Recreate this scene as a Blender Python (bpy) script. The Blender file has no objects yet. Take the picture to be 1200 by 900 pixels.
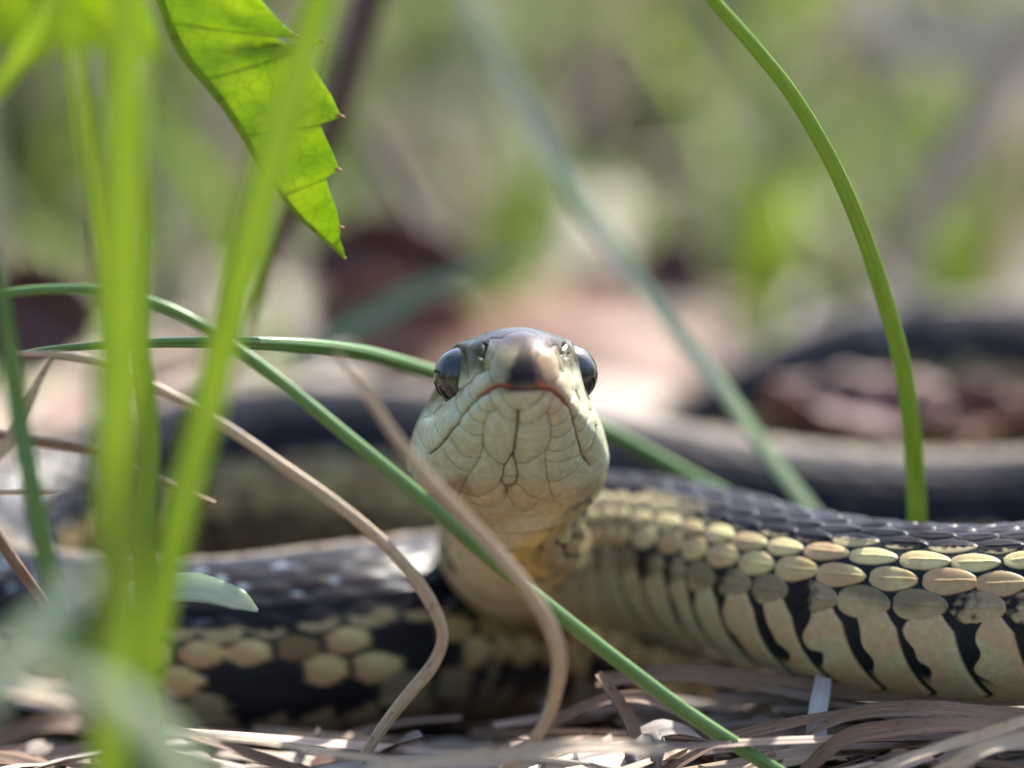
import bpy, math, random
import numpy as np
from mathutils import Vector

# ------------------------------------------------------------------ camera, sky, sun, exposure
sc = bpy.context.scene
MM = 0.001
CAM_Y, CAM_Z, PITCH = -270.0, 69.0, math.radians(10.0)      # millimetres
LENS, SENSOR = 78.0, 17.3
FPX = 1200.0 * LENS / SENSOR
cam_d = bpy.data.cameras.new('camera')
cam = bpy.data.objects.new('camera', cam_d)
sc.collection.objects.link(cam)
cam.location = (0, CAM_Y * MM, CAM_Z * MM)
cam.rotation_euler = (math.pi / 2 - PITCH, 0, 0)
cam_d.lens = LENS; cam_d.sensor_width = SENSOR; cam_d.sensor_fit = 'HORIZONTAL'
cam_d.clip_start = 0.002; cam_d.clip_end = 200.0
cam_d.dof.use_dof = True
cam_d.dof.focus_distance = 0.2785
cam_d.dof.aperture_fstop = 6.0
sc.camera = cam

SUN_AZ, SUN_EL = math.radians(33), math.radians(50)          # azimuth from +y (away) towards +x
w = bpy.data.worlds.new('World'); sc.world = w; w.use_nodes = True
nt = w.node_tree
sky = nt.nodes.new('ShaderNodeTexSky'); sky.sky_type = 'NISHITA'; sky.sun_disc = False
sky.sun_elevation = SUN_EL; sky.sun_rotation = SUN_AZ
sky.dust_density = 2.0; sky.ozone_density = 0.6; sky.air_density = 0.8
bgn = nt.nodes['Background']; nt.links.new(sky.outputs[0], bgn.inputs[0]); bgn.inputs[1].default_value = 0.12
sun_d = bpy.data.lights.new('sun', 'SUN'); sun_d.energy = 3.5; sun_d.angle = math.radians(0.6); sun_d.color = (1, .94, .84)
sun = bpy.data.objects.new('sun', sun_d); sc.collection.objects.link(sun)
sdir = Vector((math.sin(SUN_AZ) * math.cos(SUN_EL), math.cos(SUN_AZ) * math.cos(SUN_EL), math.sin(SUN_EL)))
sun.rotation_euler = sdir.to_track_quat('Z', 'Y').to_euler()
sc.view_settings.view_transform = 'Standard'; sc.view_settings.look = 'None'
sc.view_settings.exposure = 2.12; sc.view_settings.gamma = 1.0
sc.render.engine = 'CYCLES'
sc.cycles.use_denoising = True
sc.cycles.max_bounces = 8; sc.cycles.transparent_max_bounces = 8
sc.cycles.caustics_reflective = False; sc.cycles.caustics_refractive = False
sc.cycles.sample_clamp_indirect = 6.0

# ------------------------------------------------------------------ helpers
rng = np.random.default_rng(7)
FWD = np.array([0, math.cos(PITCH), -math.sin(PITCH)])
UPV = np.array([0, math.sin(PITCH), math.cos(PITCH)])
CAM = np.array([0, CAM_Y, CAM_Z])

def P(px, py, y):
    """photo pixel + distance plane y (mm) -> world point (mm)"""
    d = FWD + np.array([1, 0, 0]) * (px - 600) / FPX + UPV * (450 - py) / FPX
    return CAM + d * ((y - CAM_Y) / d[1])

def proj(p):
    """world points (mm) -> photo pixels"""
    q = p - CAM
    z = q @ FWD
    return 600 + q[..., 0] / z * FPX, 450 - (q @ UPV) / z * FPX

def hash3(i, j, k, seed=0):
    n = (i.astype(np.int64) * 374761393 + j.astype(np.int64) * 668265263 + k.astype(np.int64) * 2147483647 + seed * 1442695) & 0xFFFFFFFF
    n = ((n ^ (n >> 13)) * 1274126177) & 0xFFFFFFFF
    n = ((n ^ (n >> 16)) * 2246822519) & 0xFFFFFFFF
    return ((n ^ (n >> 15)) & 0xFFFFFF) / float(0xFFFFFF)

ROT = np.array([[.7071, -.4082, .5774], [.7071, .4082, -.5774], [0, .8165, .5774]])
def vnoise(p, scale=1.0, seed=0):
    return .68 * vnoise1(p @ ROT, scale, seed) + .32 * vnoise1(p @ ROT.T, scale * 2.1, seed + 500)

def vnoise1(p, scale=1.0, seed=0):
    q = p * scale
    f = np.floor(q); t = q - f; t = t * t * (3 - 2 * t)
    i = f.astype(np.int64)
    r = 0
    for a in (0, 1):
        for b in (0, 1):
            for c in (0, 1):
                wgt = (t[..., 0] if a else 1 - t[..., 0]) * (t[..., 1] if b else 1 - t[..., 1]) * (t[..., 2] if c else 1 - t[..., 2])
                r = r + wgt * hash3(i[..., 0] + a, i[..., 1] + b, i[..., 2] + c, seed)
    return r

def sstep(e0, e1, x):
    t = np.clip((x - e0) / (e1 - e0), 0, 1)
    return t * t * (3 - 2 * t)

def catmull(pts, n_per=16):
    """centripetal-ish Catmull-Rom through pts (list of vectors), dense samples"""
    p = np.asarray(pts, float)
    p = np.vstack([2 * p[0] - p[1], p, 2 * p[-1] - p[-2]])
    out = []
    t = np.linspace(0, 1, n_per, endpoint=False)[:, None]
    for i in range(1, len(p) - 2):
        p0, p1, p2, p3 = p[i - 1], p[i], p[i + 1], p[i + 2]
        out.append(0.5 * ((2 * p1) + (p2 - p0) * t + (2 * p0 - 5 * p1 + 4 * p2 - p3) * t ** 2 + (3 * p1 - p0 - 3 * p2 + p3) * t ** 3))
    out.append(p[-2][None])
    return np.vstack(out)

def resample(c, n):
    L = np.concatenate([[0], np.cumsum(np.linalg.norm(np.diff(c[:, :3], axis=0), axis=1))])
    s = np.linspace(0, L[-1], n)
    return np.stack([np.interp(s, L, c[:, k]) for k in range(c.shape[1])], 1), s

def frames(c, face):
    T = np.gradient(c, axis=0); T /= np.linalg.norm(T, axis=1)[:, None]
    F = face - (face * T).sum(1)[:, None] * T
    F /= np.linalg.norm(F, axis=1)[:, None] + 1e-9
    B = np.cross(T, F)
    return T, F, B

def make_mesh(name, verts, faces, mat=None, uv=None, smooth=True, col=None):
    me = bpy.data.meshes.new(name)
    verts = np.asarray(verts, np.float32) * MM
    n4 = np.asarray([f for f in faces]) if not isinstance(faces, np.ndarray) else faces
    k = n4.shape[1]
    if name != 'ground':                                # outward winding
        q = verts - verts.mean(0)
        if (np.einsum('ij,ij->i', q[n4[:, 0]], np.cross(q[n4[:, 1]], q[n4[:, 2]])).sum() + (np.einsum('ij,ij->i', q[n4[:, 0]], np.cross(q[n4[:, 2]], q[n4[:, 3]])).sum() if k == 4 else 0)) < 0: n4 = n4[:, ::-1]
    me.vertices.add(len(verts)); me.vertices.foreach_set('co', verts.ravel())
    me.loops.add(n4.size); me.loops.foreach_set('vertex_index', n4.ravel().astype(np.int32))
    me.polygons.add(len(n4))
    me.polygons.foreach_set('loop_start', np.arange(0, n4.size, k, dtype=np.int32))
    me.polygons.foreach_set('loop_total', np.full(len(n4), k, np.int32))
    if smooth: me.polygons.foreach_set('use_smooth', np.ones(len(n4), bool))
    if uv is not None:
        ul = me.uv_layers.new(name='UVMap')
        ul.data.foreach_set('uv', np.asarray(uv, np.float32)[n4.ravel()].ravel())
    if col is not None:
        at = me.color_attributes.new('Col', 'FLOAT_COLOR', 'POINT')
        c4 = np.ones((len(verts), 4), np.float32); c4[:, :col.shape[1]] = col
        at.data.foreach_set('color', c4.ravel())
    if mat: me.materials.append(mat)
    me.validate(); me.update()
    return me

def link(name, me, parent=None, loc=None):
    o = bpy.data.objects.new(name, me); sc.collection.objects.link(o)
    if parent: o.parent = parent
    if loc is not None: o.location = Vector([float(v) * MM for v in loc])
    return o

def tag(o, label=None, cat=None, group=None, kind=None):
    if label: o['label'] = label
    if cat: o['category'] = cat
    if group: o['group'] = group
    if kind: o['kind'] = kind
    return o

def grid_faces(nr, nc, wrap=True, base=0):
    r = np.arange(nr - 1)[:, None]; c = np.arange(nc if wrap else nc - 1)[None]
    c2 = (c + 1) % nc
    return np.stack([base + r * nc + c, base + r * nc + c2, base + (r + 1) * nc + c2, base + (r + 1) * nc + c], -1).reshape(-1, 4)

def strip_geo(pts, wid, fold=0.25, thick=0.12, face=(0, -1, 0), n=60, twist=(0, 0), base_v=0, nv=7, wave=0.0):
    """closed blade: a lens-shaped, V-folded cross-section swept along pts; wid = [(t,half width)...]"""
    c = catmull(pts, 14); c, s = resample(c, n)
    t = np.linspace(0, 1, n)
    wv = np.interp(t, [a for a, b in wid], [b for a, b in wid])
    T, F, B = frames(c, np.tile(np.asarray(face, float), (n, 1)))
    tw = np.interp(t, [0, 1], twist) + wave * np.sin(t * 9 + pts[0][0])
    Fr = F * np.cos(tw)[:, None] + B * np.sin(tw)[:, None]
    Br = B * np.cos(tw)[:, None] - F * np.sin(tw)[:, None]
    v = np.linspace(-1, 1, nv)
    top = [(x, fold * (x * x) + thick * (1 - x * x) * .5) for x in v]
    bot = [(x, fold * (x * x) - thick * (1 - x * x) * .5) for x in v[::-1][1:-1]]
    prof = np.array(top + bot)
    nc = len(prof)
    verts = c[:, None] + Br[:, None] * (prof[None, :, 0:1] * wv[:, None, None]) + Fr[:, None] * (prof[None, :, 1:2] * wv[:, None, None])
    uv = np.zeros((n, nc, 2)); uv[..., 0] = s[:, None]; uv[..., 1] = (prof[:, 0] * wv[:, None])
    return verts.reshape(-1, 3), grid_faces(n, nc, True, base_v), uv.reshape(-1, 2)

def tube_geo(pts, rad, n=80, nc=12, base_v=0, flat=1.0, groove=0.0, face=(0, -1, 0), twist=0.0):
    c = catmull(pts, 16); c, s = resample(c, n)
    t = np.linspace(0, 1, n)
    r = np.interp(t, [a for a, b in rad], [b for a, b in rad])
    T, F, B = frames(c, np.tile(np.asarray(face, float), (n, 1)))
    a = np.linspace(0, 2 * math.pi, nc, endpoint=False)
    gr = 1 + .05 * np.cos(7 * a) * (groove > 0) - groove * np.exp(-((a - math.pi / 2 + .3) / .45) ** 2)
    tw = t * twist
    ca, sa = np.cos(a), np.sin(a)
    ox = (ca * gr)[None] * r[:, None]; oy = (sa * gr * flat)[None] * r[:, None]
    bx = ox * np.cos(tw)[:, None] - oy * np.sin(tw)[:, None]; by = ox * np.sin(tw)[:, None] + oy * np.cos(tw)[:, None]
    verts = c[:, None] + B[:, None] * bx[..., None] + F[:, None] * by[..., None]
    uv = np.zeros((n, nc, 2)); uv[..., 0] = s[:, None]; uv[..., 1] = a[None] * r[:, None]
    return verts.reshape(-1, 3), grid_faces(n, nc, True, base_v), uv.reshape(-1, 2)

# ------------------------------------------------------------------ materials
def nodes_mat(name):
    m = bpy.data.materials.new(name); m.use_nodes = True
    t = m.node_tree; t.nodes.clear()
    return m, t, t.nodes, t.links

def ramp(N, stops):
    r = N.new('ShaderNodeValToRGB')
    e = r.color_ramp.elements
    e[0].position, e[0].color = stops[0][0], (*stops[0][1], 1)
    e[1].position, e[1].color = stops[-1][0], (*stops[-1][1], 1)
    for p_, c_ in stops[1:-1]:
        x = e.new(p_); x.color = (*c_, 1)
    return r

def plant_mat(name, c_dark, c_mid, c_light, transl=0.35, rough=0.45, streak=9.0, spots=None, bump=0.25, spec=0.5, tint=None):
    """streaky leaf / straw tissue; UV in mm (along, across)"""
    m, t, N, L = nodes_mat(name)
    uv = N.new('ShaderNodeUVMap'); mp = N.new('ShaderNodeMapping')
    mp.inputs['Scale'].default_value = (0.22, streak, 1); L.new(uv.outputs[0], mp.inputs[0])
    ge = N.new('ShaderNodeObjectInfo'); 
    ad = N.new('ShaderNodeVectorMath'); ad.operation = 'ADD'; L.new(mp.outputs[0], ad.inputs[0]); L.new(ge.outputs['Location'], ad.inputs[1])
    n1 = N.new('ShaderNodeTexNoise'); n1.inputs['Scale'].default_value = 1.0; n1.inputs['Detail'].default_value = 5; L.new(ad.outputs[0], n1.inputs['Vector'])
    r = ramp(N, [(0.3, c_dark), (0.5, c_mid), (0.72, c_light)]); L.new(n1.outputs['Fac'], r.inputs[0])
    col = r.outputs[0]
    n2 = N.new('ShaderNodeTexNoise'); n2.inputs['Scale'].default_value = 0.12; L.new(uv.outputs[0], n2.inputs['Vector'])
    mx = N.new('ShaderNodeMix'); mx.data_type = 'RGBA'; mx.blend_type = 'MIX'
    L.new(n2.outputs['Fac'], mx.inputs['Factor']); L.new(col, mx.inputs[6])
    mx.inputs[7].default_value = (*(tint or c_mid), 1); col = mx.outputs[2]
    if spots:
        mp2 = N.new('ShaderNodeMapping'); mp2.inputs['Scale'].default_value = (0.9, 2.6, 1); L.new(uv.outputs[0], mp2.inputs[0])
        n3 = N.new('ShaderNodeTexNoise'); n3.inputs['Scale'].default_value = 1.3; n3.inputs['Detail'].default_value = 3; L.new(mp2.outputs[0], n3.inputs['Vector'])
        r3 = ramp(N, [(0.60, (0, 0, 0)), (0.72, (1, 1, 1))]); L.new(n3.outputs['Fac'], r3.inputs[0])
        mx2 = N.new('ShaderNodeMix'); mx2.data_type = 'RGBA'; L.new(r3.outputs[0], mx2.inputs['Factor']); L.new(col, mx2.inputs[6]); mx2.inputs[7].default_value = (*spots, 1); col = mx2.outputs[2]
    b = N.new('ShaderNodeBsdfPrincipled'); L.new(col, b.inputs['Base Color']); b.inputs['Roughness'].default_value = rough
    b.inputs['Specular IOR Level'].default_value = spec
    bp = N.new('ShaderNodeBump'); bp.inputs['Strength'].default_value = bump; bp.inputs['Distance'].default_value = 0.0002
    L.new(n1.outputs['Fac'], bp.inputs['Height']); L.new(bp.outputs[0], b.inputs['Normal'])
    out = N.new('ShaderNodeOutputMaterial')
    if transl > 0:
        tr = N.new('ShaderNodeBsdfTranslucent'); L.new(col, tr.inputs[0])
        ms = N.new('ShaderNodeMixShader'); ms.inputs[0].default_value = transl
        L.new(b.outputs[0], ms.inputs[1]); L.new(tr.outputs[0], ms.inputs[2]); L.new(ms.outputs[0], out.inputs[0])
    else:
        L.new(b.outputs[0], out.inputs[0])
    return m

def vcol_plant(name, transl=0.4, rough=0.6):
    m, t, N, L = nodes_mat(name)
    a = N.new('ShaderNodeVertexColor'); a.layer_name = 'Col'
    uv = N.new('ShaderNodeUVMap'); mp = N.new('ShaderNodeMapping'); mp.inputs['Scale'].default_value = (0.15, 3, 1); L.new(uv.outputs[0], mp.inputs[0])
    n1 = N.new('ShaderNodeTexNoise'); n1.inputs['Scale'].default_value = 1.0; n1.inputs['Detail'].default_value = 4; L.new(mp.outputs[0], n1.inputs['Vector'])
    r = ramp(N, [(0.3, (.55, .55, .55)), (0.7, (1.25, 1.2, 1.15))]); L.new(n1.outputs['Fac'], r.inputs[0])
    mu = N.new('ShaderNodeMix'); mu.data_type = 'RGBA'; mu.blend_type = 'MULTIPLY'; mu.inputs['Factor'].default_value = 1
    L.new(a.outputs[0], mu.inputs[6]); L.new(r.outputs[0], mu.inputs[7])
    b = N.new('ShaderNodeBsdfPrincipled'); L.new(mu.outputs[2], b.inputs['Base Color']); b.inputs['Roughness'].default_value = rough
    out = N.new('ShaderNodeOutputMaterial')
    tr = N.new('ShaderNodeBsdfTranslucent'); L.new(mu.outputs[2], tr.inputs[0])
    ms = N.new('ShaderNodeMixShader'); ms.inputs[0].default_value = transl
    L.new(b.outputs[0], ms.inputs[1]); L.new(tr.outputs[0], ms.inputs[2]); L.new(ms.outputs[0], out.inputs[0])
    return m

def skin_mat():
    m, t, N, L = nodes_mat('snake_skin')
    a = N.new('ShaderNodeVertexColor'); a.layer_name = 'Col'
    tc = N.new('ShaderNodeTexCoord')
    n1 = N.new('ShaderNodeTexNoise'); n1.inputs['Scale'].default_value = 2200; n1.inputs['Detail'].default_value = 4; L.new(tc.outputs['Object'], n1.inputs['Vector'])
    r = ramp(N, [(0.3, (.78, .77, .74)), (0.7, (1.12, 1.12, 1.12))]); L.new(n1.outputs['Fac'], r.inputs[0])
    n2 = N.new('ShaderNodeTexNoise'); n2.inputs['Scale'].default_value = 9000; n2.inputs['Detail'].default_value = 2; L.new(tc.outputs['Object'], n2.inputs['Vector'])
    mu = N.new('ShaderNodeMix'); mu.data_type = 'RGBA'; mu.blend_type = 'MULTIPLY'; mu.inputs['Factor'].default_value = .6
    L.new(a.outputs[0], mu.inputs[6]); L.new(r.outputs[0], mu.inputs[7])
    b = N.new('ShaderNodeBsdfPrincipled'); L.new(mu.outputs[2], b.inputs['Base Color'])
    mr = N.new('ShaderNodeMapRange'); mr.inputs[3].default_value = 0.24; mr.inputs[4].default_value = 0.40; L.new(n1.outputs['Fac'], mr.inputs[0])
    m2 = N.new('ShaderNodeMath'); m2.operation = 'MULTIPLY_ADD'; L.new(a.outputs['Alpha'], m2.inputs[0]); m2.inputs[1].default_value = -.06; L.new(mr.outputs[0], m2.inputs[2]); L.new(m2.outputs[0], b.inputs['Roughness'])
    m3 = N.new('ShaderNodeMapRange'); m3.inputs[3].default_value = .07; m3.inputs[4].default_value = .2; L.new(a.outputs['Alpha'], m3.inputs[0]); L.new(m3.outputs[0], b.inputs['Specular IOR Level'])
    b.inputs['Subsurface Weight'].default_value = 0.18
    b.inputs['Subsurface Radius'].default_value = (1.0, 0.7, 0.4); b.inputs['Subsurface Scale'].default_value = 0.00018
    bp = N.new('ShaderNodeBump'); bp.inputs['Strength'].default_value = 0.18; bp.inputs['Distance'].default_value = 0.00006
    L.new(n2.outputs['Fac'], bp.inputs['Height']); L.new(bp.outputs[0], b.inputs['Normal'])
    out = N.new('ShaderNodeOutputMaterial'); L.new(b.outputs[0], out.inputs[0])
    return m

def ground_mat():
    m, t, N, L = nodes_mat('soil_and_humus')
    tc = N.new('ShaderNodeTexCoord')
    n1 = N.new('ShaderNodeTexNoise'); n1.inputs['Scale'].default_value = 45; n1.inputs['Detail'].default_value = 8; L.new(tc.outputs['Object'], n1.inputs['Vector'])
    r = ramp(N, [(0.3, (.05, .035, .028)), (0.48, (.15, .11, .09)), (0.6, (.26, .21, .18)), (0.75, (.14, .17, .07))]); L.new(n1.outputs['Fac'], r.inputs[0])
    n2 = N.new('ShaderNodeTexNoise'); n2.inputs['Scale'].default_value = 600; n2.inputs['Detail'].default_value = 5; L.new(tc.outputs['Object'], n2.inputs['Vector'])
    b = N.new('ShaderNodeBsdfPrincipled'); L.new(r.outputs[0], b.inputs['Base Color']); b.inputs['Roughness'].default_value = 0.9
    bp = N.new('ShaderNodeBump'); bp.inputs['Strength'].default_value = 0.8; bp.inputs['Distance'].default_value = 0.002
    L.new(n2.outputs['Fac'], bp.inputs['Height']); L.new(bp.outputs[0], b.inputs['Normal'])
    out = N.new('ShaderNodeOutputMaterial'); L.new(b.outputs[0], out.inputs[0])
    return m

def simple_mat(name, col, rough=0.5, spec=0.5, coat=0.0):
    m, t, N, L = nodes_mat(name)
    tc = N.new('ShaderNodeTexCoord'); n1 = N.new('ShaderNodeTexNoise'); n1.inputs['Scale'].default_value = 1500; L.new(tc.outputs['Object'], n1.inputs['Vector'])
    r = ramp(N, [(0.3, tuple(c * .7 for c in col)), (0.7, tuple(min(1, c * 1.25) for c in col))]); L.new(n1.outputs['Fac'], r.inputs[0])
    b = N.new('ShaderNodeBsdfPrincipled'); L.new(r.outputs[0], b.inputs['Base Color']); b.inputs['Roughness'].default_value = rough
    b.inputs['Specular IOR Level'].default_value = spec; b.inputs['Coat Weight'].default_value = coat; b.inputs['Coat Roughness'].default_value = 0.02
    out = N.new('ShaderNodeOutputMaterial'); L.new(b.outputs[0], out.inputs[0])
    return m

M = {}
M['stem'] = plant_mat('green_stem', (.13, .22, .018), (.20, .32, .03), (.29, .41, .06), .35, .38, 6, None, .25)
M['stem_cool'] = plant_mat('cool_green_stem', (.06, .15, .035), (.10, .21, .055), (.19, .31, .11), .22, .35, 6, None, .25)
M['blade'] = plant_mat('fresh_grass_blade', (.24, .33, .05), (.33, .43, .07), (.44, .53, .11), .65, .4, 2.2, None, .2)
M['blade_pale'] = plant_mat('pale_grass_blade', (.40, .47, .34), (.50, .57, .44), (.60, .66, .53), .5, .45, 2.2)
M['blade_far'] = plant_mat('dull_grass_blade', (.10, .15, .08), (.15, .20, .11), (.2, .26, .15), .2, .5, 2)
M['straw'] = plant_mat('dry_straw', (.28, .20, .13), (.48, .38, .27), (.64, .55, .43), .15, .55, 9, (.16, .09, .05), .8)
M['straw_brown'] = plant_mat('brown_straw', (.07, .038, .025), (.20, .12, .077), (.37, .25, .175), .15, .6, 9, (.07, .04, .025), .8)
M['straw_grey'] = plant_mat('bleached_straw', (.30, .27, .25), (.43, .40, .38), (.56, .53, .51), .2, .5, 4, None, .3)
M['leaf'] = plant_mat('bramble_leaf', (.33, .45, .015), (.40, .53, .02), (.45, .58, .04), .7, .42, .5, None, .3)
def leaf_veins(m):
    t = m.node_tree; N = t.nodes; L = t.links
    b = next(n for n in N if n.type == 'BSDF_PRINCIPLED'); tr = next(n for n in N if n.type == 'BSDF_TRANSLUCENT')
    src = b.inputs['Base Color'].links[0].from_socket
    uv = N.new('ShaderNodeUVMap'); sp = N.new('ShaderNodeSeparateXYZ'); L.new(uv.outputs[0], sp.inputs[0])
    f = N.new('ShaderNodeMath'); f.operation = 'MULTIPLY_ADD'; f.inputs[1].default_value = 1 / 5.0; f.inputs[2].default_value = .25 + .5; L.new(sp.outputs[0], f.inputs[0])
    fr = N.new('ShaderNodeMath'); fr.operation = 'FRACT'; L.new(f.outputs[0], fr.inputs[0])
    sb = N.new('ShaderNodeMath'); sb.operation = 'SUBTRACT'; sb.inputs[1].default_value = .5; L.new(fr.outputs[0], sb.inputs[0])
    ab = N.new('ShaderNodeMath'); ab.operation = 'ABSOLUTE'; L.new(sb.outputs[0], ab.inputs[0])
    r1 = ramp(N, [(0.0, (.62, .62, .5)), (0.045, (1, 1, 1))]); L.new(ab.outputs[0], r1.inputs[0])
    vo = N.new('ShaderNodeTexVoronoi'); vo.feature = 'DISTANCE_TO_EDGE'; vo.inputs['Scale'].default_value = 1.1; L.new(uv.outputs[0], vo.inputs['Vector'])
    r2 = ramp(N, [(0.0, (.80, .82, .7)), (0.09, (1, 1, 1))]); L.new(vo.outputs['Distance'], r2.inputs[0])
    no = N.new('ShaderNodeTexNoise'); no.inputs['Scale'].default_value = .35; no.inputs['Detail'].default_value = 4; L.new(uv.outputs[0], no.inputs['Vector'])
    r3 = ramp(N, [(0.3, (.72, .80, .7)), (0.65, (1.08, 1.02, 1))]); L.new(no.outputs['Fac'], r3.inputs[0])
    for r in (r1, r2, r3):
        mu = N.new('ShaderNodeMix'); mu.data_type = 'RGBA'; mu.blend_type = 'MULTIPLY'; mu.inputs['Factor'].default_value = 1
        L.new(src, mu.inputs[6]); L.new(r.outputs[0], mu.inputs[7]); src = mu.outputs[2]
    L.new(src, b.inputs['Base Color']); L.new(src, tr.inputs[0])
leaf_veins(M['leaf'])
M['leaf_vein'] = plant_mat('leaf_vein', (.34, .5, .02), (.4, .58, .03), (.46, .62, .05), .8, .6, .5, None, .0)
M['leaf_red'] = plant_mat('leaf_tooth_tip', (.22, .08, .04), (.34, .12, .06), (.4, .2, .08), .3, .45, 2)
M['dead_leaf'] = plant_mat('dark_dead_leaf', (.05, .022, .022), (.11, .045, .04), (.18, .085, .075), .2, .6, .6)
M['rust_leaf'] = plant_mat('rusty_dead_leaf', (.13, .055, .035), (.20, .09, .06), (.28, .16, .11), .3, .6, .6)
M['twig'] = plant_mat('dark_twig', (.03, .015, .015), (.07, .035, .032), (.12, .07, .06), 0, .6, 2)
M['litter'] = vcol_plant('litter_mix', .25, .65)
M['grass_bg'] = vcol_plant('grass_mix', .6, .5)
M['skin'] = skin_mat()
M['ground'] = ground_mat()
M['iris'] = simple_mat('snake_iris', (.06, .042, .03), .12, .5, 0.0)
M['pupil'] = simple_mat('snake_pupil', (.004, .007, .010), .13, .6, 0.3)

# ------------------------------------------------------------------ the snake: centre line
TH = np.array([-0.105, 0.805, -0.59]); TH /= np.linalg.norm(TH)
S0 = P(621, 433, -1.0)
head_pts = [S0 + TH * a for a in (0, 5, 10, 14)]
body_pts = [(0.4, 14.2, 10.7), (0.0, 18.4, 7.7), (2.4, 22.6, 6.5), (8.0, 22.6, 6.2), (13.2, 18.2, 6.0), (18, 12.8, 5.7), (23.5, 8.8, 5.6), (31, 7.2, 5.7),
            (42, 9, 6.9), (51, 15.5, 7.7), (54.5, 27, 7.7), (47.5, 38, 6), (35, 42.5, 3.1), (21, 43.5, 3.2), (8, 45.5, 4.8), (-6, 49, 6.2),
            (-19, 52, 5.6), (-31, 48, 3.4), (-37.5, 37.5, 1.6), (-33, 25, -.2), (-21, 19.6, -.3), (-10.5, 20.6, .6), (-4.5, 25.8, .2),
            (1.5, 31.2, -2), (10, 33.2, -3.9), (20, 31, -4.8), (34, 29, -5.2), (50, 27, -5.2), (64, 33, -5), (71, 48, -4), (67, 65, 0),
            (55, 75, 5), (41, 79, 7.4), (27, 80, 7.2), (17, 78, 4.6), (9, 74, 1.0), (2, 70, -2.5), (-6, 68, -4.0)]
c0 = catmull(list(head_pts) + [np.array(p, float) for p in body_pts], 24)
L0 = np.concatenate([[0], np.cumsum(np.linalg.norm(np.diff(c0, axis=0), axis=1))])
SL = L0[-1]
c1, s1 = resample(c0, 2400)
for _ in range(14):                                    # smooth (keep the head straight)
    k = c1.copy(); k[1:-1] = (c1[:-2] + 2 * c1[1:-1] + c1[2:]) / 4
    wgt = sstep(10, 16, s1)[:, None]; c1 = c1 * (1 - wgt) + k * wgt

def s_at(x, y):                                        # arc length of the centre-line sample nearest to a plan position
    return s1[np.argmin((c1[:, 0] - x) ** 2 + (c1[:, 1] - y) ** 2)]

sA, sB, sD, sE, sF = s_at(23, 8.4), s_at(54.5, 27), s_at(-19, 52), s_at(-21, 19.6), s_at(41, 79)
rad_s = [(0, 4), (16, 4.15), (21, 4.4), (29, 5.1), (sA, 5.5), (sB, 6.0), (sD, 6.3), (sE, 6.75), (s_at(34, 29), 6.2), (sF, 6.6), (SL - 38, 6.0), (SL - 20, 3.2), (SL, .25)]
rho_s = [(0, 0), (13, 0), (17, 26), (20, 28), (24, 8), (29, -20), (34, -31), (sA, -39), (sA + 14, -39), (sB, -5), (sD, 0), (sE - 12, -6), (sE, -8), (sE + 25, -6), (SL, 0)]
len_s = [(0, 1.2), (14, 1.9), (22, 2.0), (30, 2.2), (sA - 4, 2.6), (sA + 8, 2.75), (sD, 2.6), (sE, 2.35), (sE + 30, 2.35), (SL - 60, 2.6), (SL, 1.0)]
def itp(tab, s): return np.interp(s, [a for a, b in tab], [b for a, b in tab])

# head sections: station a -> 8 key points (x, u) from chin middle to crown middle
HEAD = {
 0.00: [(0, .02), (.01, .02), (.02, .04), (.03, .06), (.03, .08), (.02, .1), (.01, .11), (0, .11)],
 0.35: [(0, -1.45), (.75, -1.4), (1.4, -1.1), (1.65, -.45), (1.6, .35), (1.25, 1.1), (.7, 1.5), (0, 1.65)],
 1.00: [(0, -1.95), (1.1, -1.85), (1.95, -1.3), (2.2, -.5), (2.15, .6), (1.75, 1.75), (1.0, 2.45), (0, 2.7)],
 2.20: [(0, -2.35), (1.5, -2.2), (2.65, -1.45), (2.85, -.35), (2.65, 1.1), (2.25, 2.6), (1.35, 3.45), (0, 3.8)],
 4.00: [(0, -2.8), (2.0, -2.6), (3.55, -1.5), (3.65, -.1), (3.5, 1.8), (3.1, 3.55), (1.75, 4.5), (0, 4.85)],
 6.00: [(0, -3.2), (2.4, -3.0), (4.45, -1.55), (4.55, .1), (3.7, 2.2), (3.6, 4.4), (2.1, 5.25), (0, 5.55)],
 8.50: [(0, -3.55), (2.8, -3.3), (5.2, -1.7), (5.35, .2), (4.6, 2.4), (3.9, 4.4), (2.2, 5.1), (0, 5.4)],
 11.0: [(0, -3.75), (3.1, -3.5), (5.75, -1.9), (5.95, .2), (5.3, 2.4), (4.1, 4.1), (2.3, 4.8), (0, 5.0)],
 13.2: [(0, -3.85), (3.2, -3.55), (5.7, -2.0), (6.0, .1), (5.4, 2.2), (4.1, 3.75), (2.25, 4.4), (0, 4.6)],
 15.5: [(0, -3.95), (2.75, -3.45), (4.5, -2.0), (4.85, 0), (4.5, 1.9), (3.6, 3.3), (2.0, 4.1), (0, 4.3)],
}
neck_a = 19.0
th8 = np.pi * (1 - np.arange(8) / 7)
st = sorted(HEAD)
keys = np.array([HEAD[a] for a in st])
r19 = itp(rad_s, neck_a)
keys = np.concatenate([keys, np.stack([np.sin(th8) * r19, np.cos(th8) * r19], 1)[None], np.stack([np.sin(th8) * r19, np.cos(th8) * r19], 1)[None]])
st = np.array(st + [neck_a, 23.0])

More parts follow.
